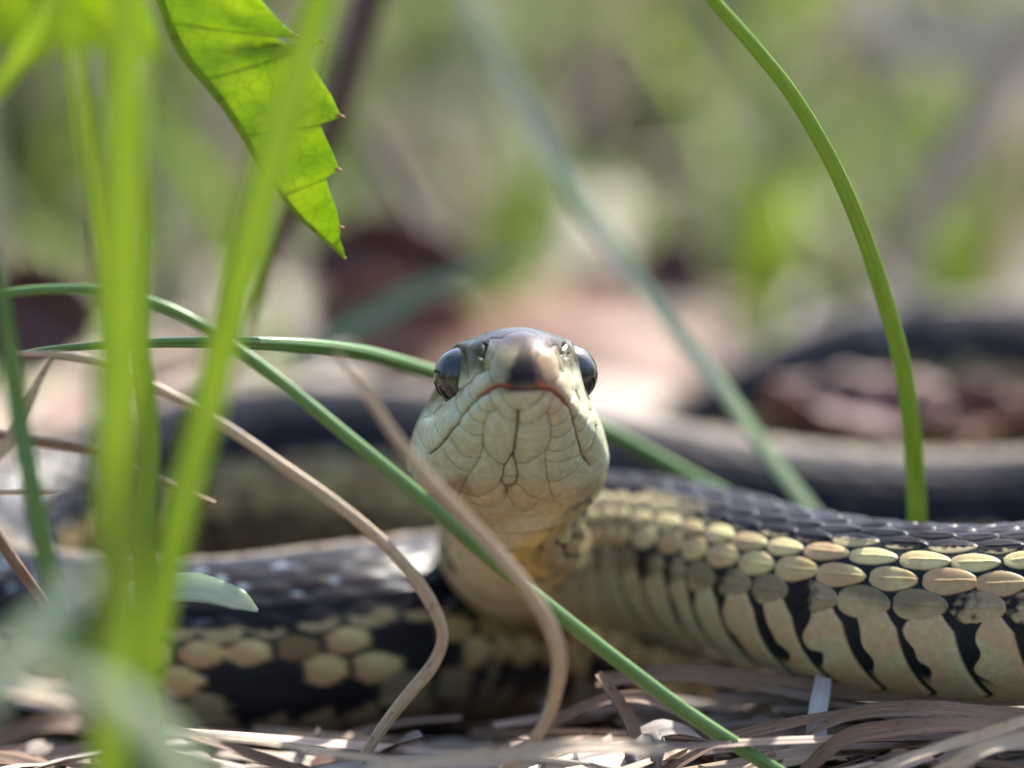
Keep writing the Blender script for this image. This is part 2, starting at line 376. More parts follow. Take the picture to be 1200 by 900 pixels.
def herm(xs, ys, x):                                   # monotone-ish cubic (finite-difference Hermite)
    d = np.gradient(ys, xs, axis=0)
    i = np.clip(np.searchsorted(xs, x, 'right') - 1, 0, len(xs) - 2)
    h = (xs[i + 1] - xs[i]); t = ((x - xs[i]) / h)
    sh = (-1,) + (1,) * (ys.ndim - 1)
    t = t.reshape(sh); h = h.reshape(sh)
    return ys[i] * (2 * t ** 3 - 3 * t ** 2 + 1) + d[i] * h * (t ** 3 - 2 * t ** 2 + t) + ys[i + 1] * (-2 * t ** 3 + 3 * t ** 2) + d[i + 1] * h * (t ** 3 - t ** 2)

def section_keys(s):
    hs = np.clip(s, 0, 22.9)
    kh = herm(np.sqrt(st), keys, np.sqrt(hs))
    r = itp(rad_s, s)
    kb = np.stack([np.sin(th8)[None] * r[:, None], np.cos(th8)[None] * r[:, None] * np.where(np.cos(th8) < 0, .95, 1.0)[None]], -1)
    wgt = sstep(15.5, 19.5, s)[:, None, None]
    return kh * (1 - wgt) + kb * wgt

def ring_basis(n):
    """periodic Catmull-Rom basis: ring of 14 keys, first = crown (theta 0), going to the +B side"""
    th = np.arange(n) / n * 14
    i = np.floor(th).astype(int); t = th - i
    Bm = np.zeros((n, 14))
    wts = [-.5 * t ** 3 + t ** 2 - .5 * t, 1.5 * t ** 3 - 2.5 * t ** 2 + 1, -1.5 * t ** 3 + 2 * t ** 2 + .5 * t, .5 * t ** 3 - .5 * t ** 2]
    for q in range(4):
        np.add.at(Bm, (np.arange(n), (i - 1 + q) % 14), wts[q])
    return Bm

# arc length -> scale index
sg = np.linspace(0, SL, 4000)
sig_tab = np.concatenate([[0], np.cumsum(np.diff(sg) / itp(len_s, (sg[1:] + sg[:-1]) / 2))])
TH_B = math.radians(122)
ROW_DEG, ROW_IDX = [0, 5.5, 60.5, 73.5, 87.5, 103, 122, 122 + 15.6 * 6], [0, .5, 5.5, 6.5, 7.5, 8.5, 9.5, 15.5]      # scale rows widen towards the belly

# plate seams and colour marks on the face, traced as photo pixels: (points, depth, width_px, darkness)
SEAMS = [
 ([(574,395),(587,394.5),(596,390),(608,386.5),(614,386),(620,387),(630,390.5),(640,396),(647,404),(656,417),(661,431)],.5,1.0,.9),
 ([(587,395),(583,404),(575,420),(569,431),(572,439),(577,449)],.5,.9,.7),
 ([(570,398),(564,408),(562,422),(561,432)],1,1.2,.7),
 ([(569,431),(562,433),(554,439),(547,446),(537,455),(525,464),(514,474),(504,484)],1,.9,.6),
 ([(548,445),(546,455),(547,461),(550.5,469.8)],1,.8,.5),
 ([(536,457),(531.8,464),(533,477),(537.7,486)],.8,.8,.4),
 ([(544,414),(546,430),(544,443)],.8,.8,.5),
 ([(500,487),(491,492),(487.5,500),(488.7,511),(497,525)],.6,.9,.3),
 ([(513,476),(508,490),(510,503),(517,517)],.6,.9,.3),
 ([(661,431),(658,440),(651,447),(649,452)],.5,.9,.7),
 ([(662,413),(666,429),(664,435),(661,431)],1,.8,.6),
 ([(647,404),(655,403),(662,413)],.8,.8,.5),
 ([(670,413),(674,435),(674,450),(675,463),(670.5,474)],1,.9,.6),
 ([(678.7,457),(682.7,470),(682,481.5),(678.7,489.7),(677,494)],1,.9,.6),
 ([(693.8,480),(692.7,489.7),(686.8,502.5),(682,508)],1,.9,.5),
 ([(700.8,499),(700.8,508),(695,524.7),(689,535)],1,.9,.5),
 # lower jaw, photo left
 ([(583,457),(586.7,465),(596,476.8),(607.7,488)],1,.9,.6),
 ([(639,461.7),(628.5,474.5),(613,484),(607.7,488)],.9,.9,.4),
 ([(607.7,487),(607,501),(604.6,515),(602.8,531.7),(601,542)],1.5,1.7,.9),
 ([(601,541),(592,550),(590,560),(588.5,569),(594,577),(594,585)],1.3,1.3,.8),
 ([(602,541),(606,552),(606,568),(596,578)],1.3,1.3,.8),
 ([(590,563),(598,561),(606,564)],.6,.9,.4),
 ([(570,463),(575,472),(579.7,484)],.9,.9,.5),
 ([(556,469),(560,479),(569,485),(579.7,484)],.9,.9,.45),
 ([(579.7,484),(593.7,493),(607,499)],.8,.9,.4),
 ([(545,480),(550.5,489.7),(558.7,496.7),(565.7,499)],.9,.9,.4),
 ([(534,496.7),(542,503.7),(551.7,510.7),(563,513)],.9,.9,.4),
 ([(523,512),(531.8,524.7),(540,534),(549,537.5),(561,540)],.9,.9,.4),
 ([(570,485),(565,500),(564,515),(564.5,528)],1,1.1,.5),
 ([(564.5,528),(575,537.5),(586.7,546.8),(592,550)],1,.9,.55),
 ([(564.5,528),(560,541),(552,553),(546,563),(538,579),(534,592)],1,1.0,.5),
 ([(538,579),(558,584),(574,578),(588,569)],.8,.9,.5),
 ([(552,592),(566,596),(580,596),(592,589),(594,583)],.8,.9,.45),
 ([(594,584),(600,590),(604,598),(620,600),(630,592)],.8,.9,.45),
 ([(596,578),(608,572),(620,582),(636,590)],.8,.9,.45),
 ([(516,520),(522,535),(533,548),(546,556)],.7,.9,.3),
 # lower jaw, photo right
 ([(607.7,501),(621.5,498),(636.7,491),(644,488)],.8,.9,.4),
 ([(644,488),(647,508),(643.7,524.7),(640,536),(641,556),(645,575),(650,590)],1,1.0,.45),
 ([(604,549),(619,543),(636.7,534),(641,533)],.8,.9,.45),
 ([(640,461),(634,469),(630,474)],.8,.9,.4),
 ([(651,466),(646,474.5),(644,488.5)],.9,.9,.45),
 ([(662,474),(655,484),(645,491)],.8,.9,.4),
 ([(671,484),(665,493),(656,500),(647,503)],.8,.9,.4),
 ([(676.5,496),(669,506),(660,513),(647,517)],.9,.9,.45),
 ([(679,514),(671.7,523.5),(660,530.5),(644,532)],.9,.9,.45),
 ([(684,535),(671.7,539),(657.7,543),(641,545)],.8,.9,.4),
 ([(690,541),(681,548),(670,557),(656,565),(644,568)],.7,.9,.35),
]
MOUTH = [(501.5,532),(509.7,526.4),(516.7,517.7),(523.7,508.3),(533,496.7),(537.7,486.2),(550.5,469.8),(560,463),(570,458),(578,453),(588,452.5),(598,455),(613,456.5),(628,456),(636,455),(648,458),(656,464),(664,471),(670.5,479),(674,487.3),(678.7,508.3),(682,524.7),(686.8,537.5),(692.7,547)]
NOSTRIL = [(567,403),(564.5,410),(562.5,417)]

def dist_poly(x, y, pts):
    d = np.full(x.shape, 1e9)
    for (ax, ay), (bx, by) in zip(pts[:-1], pts[1:]):
        vx, vy = bx - ax, by - ay
        t = np.clip(((x - ax) * vx + (y - ay) * vy) / (vx * vx + vy * vy + 1e-9), 0, 1)
        d = np.minimum(d, np.hypot(x - ax - t * vx, y - ay - t * vy))
    return d

EYE_A, EYE_U, EYE_X, EYE_R = 6.1, 2.6, 3.2, 1.78
def head_frame():
    T = TH; U = np.array([0, 0, 1.0]); U = U - (U @ T) * T; U /= np.linalg.norm(U)
    return T, U, np.cross(T, U)
HT, HU, HB = head_frame()
EYES = [S0 + HT * EYE_A + HU * EYE_U + HB * (sx * EYE_X) for sx in (-1, 1)]

def body_rows(s, nth):
    """base surface, normals, parameters for rows at arc lengths s"""
    cc = np.stack([np.interp(s, s1, c1[:, k]) for k in range(3)], 1)
    e = 0.4
    ca = np.stack([np.interp(np.clip(s + e, 0, SL), s1, c1[:, k]) for k in range(3)], 1)
    cb = np.stack([np.interp(np.clip(s - e, 0, SL), s1, c1[:, k]) for k in range(3)], 1)
    T = ca - cb; T /= np.linalg.norm(T, axis=1)[:, None]
    T[s < 10] = TH
    U = np.array([0, 0, 1.0])[None] - T[:, 2:3] * T; U /= np.linalg.norm(U, axis=1)[:, None]
    B = np.cross(T, U)
    rho = np.radians(itp(rho_s, s))[:, None]
    U2 = U * np.cos(rho) + B * np.sin(rho); B2 = B * np.cos(rho) - U * np.sin(rho)
    k8 = section_keys(s)                                 # ns,8,2
    ring = np.concatenate([k8[:, 7:8], k8[:, 6:0:-1], k8[:, 0:1], k8[:, 1:7] * np.array([-1, 1])], 1)   # 14
    sec = np.einsum('nk,skd->snd', ring_basis(nth), ring)
    pos = cc[:, None] + B2[:, None] * sec[..., 0:1] + U2[:, None] * sec[..., 1:2]
    return pos

def normals(pos):
    du = np.gradient(pos, axis=0)
    dv = np.roll(pos, -1, 1) - np.roll(pos, 1, 1)
    n = np.cross(dv, du)
    n /= np.linalg.norm(n, axis=-1)[..., None] + 1e-9
    return n

COL = dict(cream=(.47, .42, .215), cream2=(.40, .34, .20), dark=(.013, .012, .016), skin=(.012, .017, .021), stripe=(.18, .145, .11), olive=(.20, .17, .11),
           vent=(.37, .37, .235), ventw=(.40, .32, .20), chin=(.40, .43, .31), rost=(.010, .006, .006), red=(.36, .085, .05), crown=(.03, .031, .011),
           throat=(.50, .39, .25), yellow=(.60, .40, .11), seam=(.045, .036, .02), rust=(.22, .10, .05))
COL = {k: np.array(v) for k, v in COL.items()}

def lerp(a, b, f): return a * (1 - f[..., None]) + b * f[..., None]

def scale_relief(s, th, pos):
    """height (mm) and colour of the scaly body at arc lengths s (n,1) and angles th (1,m) from the back's middle"""
    n, m = s.shape[0], th.shape[1]
    sig = np.interp(s, sg, sig_tab)
    th = th / np.interp(s, [13, 19, 26], [1.33, 1.22, 1.0])
    row = np.sign(th) * np.interp(np.degrees(np.abs(th)), ROW_DEG, ROW_IDX)     # signed scale-row coordinate
    sigf = np.broadcast_to(sig, (n, m)); rowf = np.broadcast_to(row, (n, m)).copy()
    wob = (vnoise(pos, .9, 3) - .5)
    h = np.zeros((n, m)); ki = np.full((n, m), 99); ii = np.zeros((n, m), np.int64); uu = np.zeros((n, m)); vv = np.zeros((n, m)); edge = np.zeros((n, m))
    LEN, WID, HH = 0.985, 1.10, 0.19
    r0 = np.round(rowf).astype(int)
    lws = sstep(sD - 20, sD + 20, s)
    for dk in (-1, 0, 1):
        k = r0 + dk
        off = np.where(k % 2 == 0, 0.0, 0.5)
        i0 = np.floor(sigf - off).astype(np.int64)
        for di in (0,):
            i = i0 + di
            u = (sigf - off - i) / (LEN - .09 * lws)
            jit = hash3(i, k, i * 0, 5) - .5; jit2 = hash3(i, k, i * 0, 6) - .5
            u = u * (1 - .10 * jit2) + .04 * jit
            v = (rowf - k) - jit * .13 + wob * .10
            big = np.where(np.abs(k) >= 8, 1.10, 1.0) * (1 + .14 * jit2)
            hw = .5 * WID * big * np.sin(np.pi * np.clip(u, 0, 1) ** .78) ** .5 + 1e-4
            ok = (u > 0) & (u < 1) & (np.abs(v) < hw) & (np.abs(k) <= 9)
            q = np.abs(v) / hw
            dome = (1 - q ** 3.2) ** .42
            he = HH * np.where(np.abs(k) <= 6, .72, 1.0) * (.30 + .80 * u * (1 - .75 * np.clip((u - .68) / .32, 0, 1) ** 2)) * dome * big + .065 * np.exp(-(v / .055) ** 2) * sstep(0.1, .3, u) * (1 - sstep(.9, 1, u))
            he = np.where(ok, he, 0)
            better = he > h
            h = np.where(better, he, h); ki = np.where(better, k, ki); ii = np.where(better, i, ii); uu = np.where(better, u, uu); vv = np.where(better, v, vv)
            edge = np.where(better, 1 - q, edge)
    # belly scutes
    q = (np.abs(rowf) - 9.5)
    qc = np.clip(q, 0, 5.0)
    sv = sigf - .05 * qc - .028 * qc ** 2 + .35
    iv = np.floor(sv).astype(np.int64); uv_ = sv - iv
    hwv = .465 * np.sqrt(np.clip((q + .55) / .95, 0, 1))
    okv = (q > -.55) & (np.abs(uv_ - .5) < hwv)
    ed = np.clip(1 - np.abs(uv_ - .5) / (hwv + 1e-4), 0, 1)
    hv = np.where(okv, .16 * (.35 + .75 * uv_) * np.clip(ed * 4, 0, 1), 0)
    isv = okv & (hv > h)
    h = np.where(isv, hv, h)
    size = itp(len_s, s) / 3.0
    h = h * size * (1 + .9 * sstep(25, 20, s))
    # colour
    col = np.broadcast_to(COL['skin'], (n, m, 3)).copy()
    pn = vnoise(pos, 1.1, 11); pn2 = vnoise(pos, 2.6, 12); pn3 = vnoise(pos, .45, 13)
    # pale flecks between the dark scales; stronger hind ones paint bluish glints into the colour
    fleck = (.2 + 1.8 * sstep(sD - 20, sD + 20, s)) * sstep(.60, .72, pn) * (np.abs(rowf) > 2) * (np.abs(rowf) < 6)
    col = lerp(col, np.array([.16, .20, .25]), np.clip(fleck * .5, 0, 1))
    rnd = hash3(ii, ki, ii * 0, 21); rnd2 = hash3(ii, ki, ii * 0, 22)
    ak = np.abs(ki)
    sc_ = col.copy()
    dk = COL['dark'] * (0.7 + .9 * rnd[..., None])
    is_s = (ak <= 9)
    stripe = (ak == 0) | ((ak == 1) & (np.sign(vv) != np.sign(ki)) )
    c_dorsal = np.where(stripe[..., None], COL['stripe'] * (.8 + .4 * rnd[..., None]), dk)
    sc_ = np.where((is_s & (ak <= 5))[..., None], c_dorsal, sc_)
    vs = vv * np.sign(ki + .001)                         # + towards the belly
    f6 = sstep(-.05, .12, vs + (pn2 - .5) * .4 - .12 + (rnd - .5) * .5)
    nk = sstep(46, 36, s) * np.ones_like(f6)               # near the neck more rows are beige
    f6 = np.clip(f6 + nk * (rnd2 > .25), 0, 1)
    c6 = lerp(np.broadcast_to(dk, col.shape), COL['cream2'] * .8, f6)
    c5 = lerp(np.broadcast_to(dk, col.shape), COL['cream2'] * .6, nk * (rnd > .45) * sstep(-.3, .2, vs))
    sc_ = np.where((is_s & (ak == 5))[..., None], c5, sc_)
    sc_ = np.where((is_s & (ak == 6))[..., None], c6, sc_)
    warm = sstep(.45, .75, pn3 + (rnd2 - .5) * .35)
    c78 = lerp(np.broadcast_to(COL['cream'], col.shape), COL['cream2'] * np.array([1.0, .82, .62]), warm) * (.86 + .28 * rnd[..., None])
    lw = sstep(sD - 20, sD + 20, s) * np.ones_like(uu)      # the hind body is darker and redder
    c78 = lerp(c78, np.broadcast_to(np.array([.33, .19, .11]), col.shape), lw * sstep(.1, .6, (1 - uu) * .5 + .5 * vs + rnd * .3) * .8)
    c78 = lerp(c78, np.broadcast_to(COL['dark'], col.shape), np.clip(lw * sstep(.74, .77, rnd2), 0, 1))
    c78 = lerp(c78, np.broadcast_to(np.array([.34, .24, .15]), col.shape), (1 - lw) * sstep(.35, .65, .5 * (1 - uu) + .5 * pn3 + (rnd2 - .5) * .35) * .7)
    sc_ = np.where((is_s & ((ak == 7) | (ak == 8)))[..., None], c78, sc_)
    c9 = lerp(COL['olive'] * (.75 + .5 * rnd[..., None]), COL['cream2'] * .85, sstep(.35, .8, pn3 * .6 + .7 * vs + (rnd2 - .5) * .6 + .15))
    c9 = lerp(c9, np.broadcast_to(COL['dark'], col.shape), np.clip(sstep(.62, .82, pn3 * .3 + .3 * pn2 + .45 * (1 - uu) + (rnd - .5) * .5) + lw * sstep(.5, .55, rnd2), 0, 1))
    sc_ = np.where((is_s & (ak == 9))[..., None], c9, sc_)
    # scale margins keep a thin dark rim
    rim = (1 - sstep(.02, .13, edge)) * is_s
    sc_ = lerp(sc_, COL['skin'] * 1.0, rim * .8 * (ak > 5))
    col = np.where(is_s[..., None] & ~isv[..., None], sc_, col)
    rv = hash3(iv, iv * 0, iv * 0, 31)
    cv = lerp(np.broadcast_to(COL['vent'], col.shape), COL['ventw'], sstep(.4, .7, pn3 + .15 * np.clip(1.4 - q, 0, 1) + (rv - .5) * .2))
    blotch = sstep(.635, .675, .62 * (1 - uv_) + .40 * vnoise1(pos @ ROT, .75, 17) - .06 * np.clip(q - 1.2, 0, 5) - .04 + (rv - .5) * .22) * (.15 + .85 * sstep(34, 43, s))
    blotch = blotch * sstep(3.2, 2.4, q)
    spot = sstep(.80, .83, pn) * sstep(.5, .6, pn2) * sstep(6, 4, q)
    cv = lerp(cv, COL['skin'] * .9, np.clip(blotch + .0 * spot, 0, 1))
    cv = lerp(cv, np.array([.014, .018, .02]), (1 - sstep(.0, .12, ed)) * (.35 + .5 * sstep(34, 43, s)) * sstep(6.5, 3, q))
    cv = lerp(cv, np.array([.16, .22, .28]), sstep(.70, .78, vnoise(pos, 1.7, 44)) * sstep(1.6, .6, q) * .0)
    cv = lerp(cv, np.broadcast_to(np.array([.13, .08, .05]), col.shape), lw * .75)  # hind belly browned: shade near the ground put into the colour
    col = np.where(isv[..., None], cv, col)
    return h, col

def face_relief(pos, nrm, s, th):
    """plate seams and pigment of the head"""
    px, py = proj(pos)
    vdir = CAM - pos; vdir /= np.linalg.norm(vdir, axis=-1)[..., None]
    facing = sstep(.02, .22, (nrm * vdir).sum(-1))
    h = np.zeros(px.shape)
    n1 = vnoise(pos, 1.3, 51); n2 = vnoise(pos, 4.0, 52)
    # base pigment
    hv = (pos - S0) @ HU                                   # height above the head axis
    col = np.broadcast_to(COL['chin'], pos.shape).copy() * (.93 + .14 * n1[..., None])
    top = sstep(1.2, 2.6, hv + .5 * (n1 - .5) + np.clip((s - 7), 0, 4) * -.15)
    col = lerp(col, COL['crown'], top)
    # snout shield: creamy flesh with a dark brown middle
    snout = np.exp(-(((px - 615) / 50) ** 6)) * sstep(378, 392, py) * sstep(470, 452, py) * facing
    base_sn = lerp(np.broadcast_to(np.array([.23, .20, .125]), pos.shape), np.array([.26, .17, .105]), sstep(612, 640, px))  # pinker right half: warm light from that side put into the colour
    base_sn = lerp(base_sn, np.array([.045, .032, .034]), sstep(418, 396, py + 6 * (n1 - .5)))
    col = lerp(col, base_sn, snout)
    hx = np.abs(px - 615 - (py - 440) * -.03)
    wid = np.interp(py, [385, 400, 415, 425, 435, 445, 456], [3, 5, 9, 14, 19, 22.5, 24])
    br = sstep(1.35, .65, hx / wid + (n2 - .5) * .25) * sstep(386, 420, py) * sstep(462, 457.5, py) * facing
    col = lerp(col, COL['rost'], br * np.interp(py, [385, 400, 425, 440], [.5, .7, .9, 1.0]))
    str2 = np.exp(-(dist_poly(px, py, [(640, 397), (630, 413), (626, 425), (630, 443)]) / 2.6) ** 2) * facing
    col = lerp(col, np.array([.10, .06, .06]), str2 * .75)
    # sides of the snout: olive
    ol = sstep(446, 424, py + 8 * (n1 - .5)) * (sstep(574, 562, px) + sstep(652, 666, px)) * facing
    col = lerp(col, lerp(np.broadcast_to(np.array([.014, .015, .004]), pos.shape), np.array([.085, .082, .026]), sstep(404, 430, py)), np.clip(ol, 0, 1) * .9)
    # warm blush on the photo-right jaw and the throat
    blush = np.exp(-(((px - 655) / 24) ** 2) - ((py - 478) / 26) ** 2) * facing
    col = lerp(col, np.array([.50, .36, .25]), blush * .55)
    blush = np.exp(-(((px - 622) / 22) ** 2) - ((py - 462) / 9) ** 2) * facing
    col = lerp(col, np.array([.48, .34, .20]), blush * .6)
    red = np.exp(-(dist_poly(px, py, [(633, 449), (641, 454), (650, 458), (658, 466), (666, 475)]) / 3.8) ** 2) * facing
    col = lerp(col, COL['red'], np.clip(red * 1.2, 0, 1) * .8)
    red = np.exp(-(dist_poly(px, py, [(597, 453), (588, 450.5), (577, 452), (566, 459), (556, 466)]) / 2.2) ** 2) * facing
    col = lerp(col, COL['red'] * .9, red * .85)
    thr = sstep(556, 588, py + 10 * (n1 - .5) + .10 * np.abs(px - 600) * -1 + 8) 
    col = lerp(col, COL['throat'], thr * .85)
    yel = np.exp(-((px - 672) / 30) ** 2) * sstep(575, 612, py) * facing
    col = lerp(col, COL['yellow'], yel * .8 * (.5 + .7 * n1))
    dirt = np.exp(-(dist_poly(px, py, [(522, 572), (540, 566), (548, 578)]) / 9) ** 2) * facing
    col = lerp(col, np.array([.20, .10, .06]), dirt * .6)
    # seams
    dmin = np.full(px.shape, 1e9)
    jx = px + .9 * (vnoise(pos, 2.2, 61) - .5); jy = py + .9 * (vnoise(pos, 2.2, 62) - .5)
    for pts, dep, wd, dark in SEAMS:
        x0, x1 = min(p[0] for p in pts) - 14, max(p[0] for p in pts) + 14; y0, y1 = min(p[1] for p in pts) - 14, max(p[1] for p in pts) + 14
        msk = (px > x0) & (px < x1) & (py > y0) & (py < y1)
        if not msk.any(): continue
        sm = catmull([np.array(p, float) for p in pts], 5)
        d = dist_poly(jx[msk], jy[msk], sm)
        g = np.exp(-(d / (wd * 1.15)) ** 2)
        f = facing[msk]
        h[msk] -= (.085 * dep * g + .105 * dep * np.exp(-(d / 7.0) ** 2)) * f
        cm = col[msk]; col[msk] = cm + (COL['seam'] - cm) * (np.exp(-(d / (wd * .9)) ** 2) * dark * f * .95)[:, None]
    d = dist_poly(jx, jy, catmull([np.array(p, float) for p in MOUTH], 5))
    h -= (.20 * np.exp(-(d / 2.0) ** 2) + .06 * np.exp(-(d / 7) ** 2)) * facing
    mid = np.exp(-((px - 606) / 80) ** 4)
    col = lerp(col, np.array([.10, .035, .025]), np.exp(-(d / 1.25) ** 2) * facing * .85)
    d = dist_poly(px, py, NOSTRIL)
    h -= .35 * np.exp(-(d / 2.6) ** 2) * facing
    col = lerp(col, np.array([.012, .01, .01]), np.exp(-(d / 2.4) ** 2) * facing)
    d = dist_poly(px, py, [(p[0] * -1 + 2 * 614 + 2, p[1]) for p in NOSTRIL])
    h -= .3 * np.exp(-(d / 2.0) ** 2) * facing
    col = lerp(col, np.array([.012, .01, .01]), np.exp(-(d / 1.8) ** 2) * facing * .8)
    # socket rims
    for e in EYES:
        de = np.linalg.norm(pos - e, axis=-1)
        h += .14 * np.exp(-((de - EYE_R - .18) / .16) ** 2)
        col = lerp(col, np.array([.03, .028, .02]), np.exp(-((de - EYE_R + .02) / .10) ** 2) * .9)
    h += (vnoise(pos, 1.2, 71) - .5) * .03
    return h, col

def build_rows(s, nth):
    pos = body_rows(s, nth)
    nrm = normals(pos)
    nrm[s < .012] = -TH
    th = (np.arange(nth) / nth * 2 * np.pi)[None]
    th = np.where(th > np.pi, th - 2 * np.pi, th)
    S2 = s[:, None]
    out = pos.copy(); colr = np.zeros(pos.shape)
    hi = np.where(s < 20)[0]; bi = np.where(s > 11)[0]
    if len(bi):
        a, b = bi[0], bi[-1] + 1
        h, col = scale_relief(s[a:b, None], th, pos[a:b])
        fade = sstep(12, 16.5, s[a:b])[:, None]
        hB, cB = h * fade, col
        colr[a:b] = cB; out[a:b] += nrm[a:b] * hB[..., None]
    if len(hi):
        a, b = hi[0], hi[-1] + 1
        h, col = face_relief(pos[a:b], nrm[a:b], S2[a:b], th)
        px, py = proj(pos[a:b])
        wf = 1 - sstep(12.5, 17.5, S2[a:b] + 0 * px + 3.5 * sstep(2.85, 2.5, np.abs(th)) - .5)      # back and sides turn scaly earlier than the throat
        out[a:b] += nrm[a:b] * (h * wf)[..., None]
        colr[a:b] = lerp(colr[a:b], col, wf)
    # throat: the pigment of the neck's underside stays tan / yellow
    if s[0] < 40:
        q = np.clip((np.abs(th) / np.interp(S2, [13, 19, 26], [1.33, 1.22, 1.0]) - TH_B + .45) / .3, 0, 1) * sstep(13, 15.5, S2) * sstep(41, 30, S2)
        n1 = vnoise(pos, 1.4, 81)
        tc = lerp(np.broadcast_to(COL['throat'], pos.shape), np.array([.54, .45, .29]), sstep(.4, .7, n1))
        yl = (th > 0) * sstep(2.9, 2.5, th) * sstep(24, 18, S2)
        tc = lerp(tc, COL['yellow'] * 1.0, np.clip(yl, 0, 1) * .85)
        tc = lerp(tc, np.array([.20, .12, .06]), sstep(.62, .75, vnoise(pos, .9, 83)) * np.clip(yl, 0, 1) * .6)
        lum = sstep(.02, .12, colr.mean(-1)) * .6 + .40 * sstep(27, 21, S2) + .06
        colr = lerp(colr, tc, q * lum * .9)
    return out, colr

def snake():
    sfA = s_at(34, 7.4)
    s_hi = np.concatenate([np.linspace(.02, math.sqrt(.6), 34) ** 2, np.arange(.65, 17, .05), np.arange(17, 27, .085), np.arange(27, sfA, .06)])
    s_lo = np.concatenate([np.arange(sfA + .3, SL - .1, .40), [SL]])
    N1, N2 = 560, 280
    p1, col1 = build_rows(s_hi, N1)
    p2, col2 = build_rows(s_lo, N2)
    v = np.vstack([p1.reshape(-1, 3), p2.reshape(-1, 3)])
    cl = np.vstack([col1.reshape(-1, 3), col2.reshape(-1, 3)])
    f1 = grid_faces(len(s_hi), N1); b2 = len(s_hi) * N1; f2 = grid_faces(len(s_lo), N2, True, b2)
    # 2:1 join between the fine and the coarse ring (quads with one doubled corner become triangles)
    fi = b2 - N1 + np.arange(0, N1, 2); fj = fi + 1; fk = b2 - N1 + (np.arange(0, N1, 2) + 2) % N1
    ci = b2 + np.arange(N2); cj = b2 + (np.arange(N2) + 1) % N2
    tri = np.concatenate([np.stack([fi, fj, ci], 1), np.stack([ci, fj, cj], 1), np.stack([fj, fk, cj], 1)])
    # caps
    tip = len(v); v = np.vstack([v, p1[0].mean(0)[None], p2[-1].mean(0)[None]]); cl = np.vstack([cl, col1[0, :1], col2[-1, :1]])
    a = np.arange(N1); cap1 = np.stack([np.full(N1, tip), a, (a + 1) % N1], 1)
    lb = b2 + (len(s_lo) - 1) * N2; a = np.arange(N2); cap2 = np.stack([np.full(N2, tip + 1), lb + (a + 1) % N2, lb + a], 1)
    quads = np.vstack([f1, f2])
    tris = np.vstack([tri, cap1[:, ::-1], cap2[:, ::-1]])
    me = bpy.data.meshes.new('body')
    root_loc = np.array([c1[len(c1) // 3, 0], c1[len(c1) // 3, 1], -6.0])
    root = bpy.data.objects.new('snake', None); sc.collection.objects.link(root)
    root.empty_display_size = .01
    me.vertices.add(len(v)); me.vertices.foreach_set('co', (v * MM).astype(np.float32).ravel())
    nl = quads.size + tris.size
    me.loops.add(nl); me.loops.foreach_set('vertex_index', np.concatenate([quads.ravel(), tris.ravel()]).astype(np.int32))
    me.polygons.add(len(quads) + len(tris))
    tot = np.concatenate([np.full(len(quads), 4), np.full(len(tris), 3)]).astype(np.int32)
    me.polygons.foreach_set('loop_start', np.concatenate([[0], np.cumsum(tot)[:-1]]).astype(np.int32)); me.polygons.foreach_set('loop_total', tot)
    me.polygons.foreach_set('use_smooth', np.ones(len(tot), bool))
    at = me.color_attributes.new('Col', 'FLOAT_COLOR', 'POINT')
    c4 = np.ones((len(v), 4), np.float32); c4[:, :3] = np.clip(cl, 0, 1); c4[:, 3] = np.concatenate([np.repeat(1 - sstep(13, 18, s_hi), N1), np.zeros(len(v) - b2)]); at.data.foreach_set('color', c4.ravel())
    me.materials.append(M['skin']); me.validate(); me.update()
    link('body', me, root)
    # eyes
    for e, sx in zip(EYES, (-1, 1)):
        nu, nv_ = 48, 32
        ax = HB * sx * .96 - HT * .22 + HU * .12; ax /= np.linalg.norm(ax)          # the pupil looks sideways and a little forward
        x_ = np.cross(ax, HU); x_ /= np.linalg.norm(x_); y_ = np.cross(ax, x_)
        def cap(r, a0, a1, rows, out=0.0):
            aa = np.linspace(a0, a1, rows); bb = np.arange(nu) / nu * 2 * np.pi
            return (e + ax * out + r * (np.cos(aa)[:, None, None] * ax + np.sin(aa)[:, None, None] * (np.cos(bb)[None, :, None] * x_ + np.sin(bb)[None, :, None] * y_))).reshape(-1, 3)
        eo = link('eye', make_mesh('eye', cap(EYE_R, .001, 3.14, 40), grid_faces(40, nu), M['iris']), root)
        link('pupil', make_mesh('pupil', cap(EYE_R + .025, .001, 1.18, 24), grid_faces(24, nu), M['pupil']), eo)
    tag(root, 'coiled garter snake with pale chin and striped dark scaly body facing the lens', 'snake')
    return root
snake()

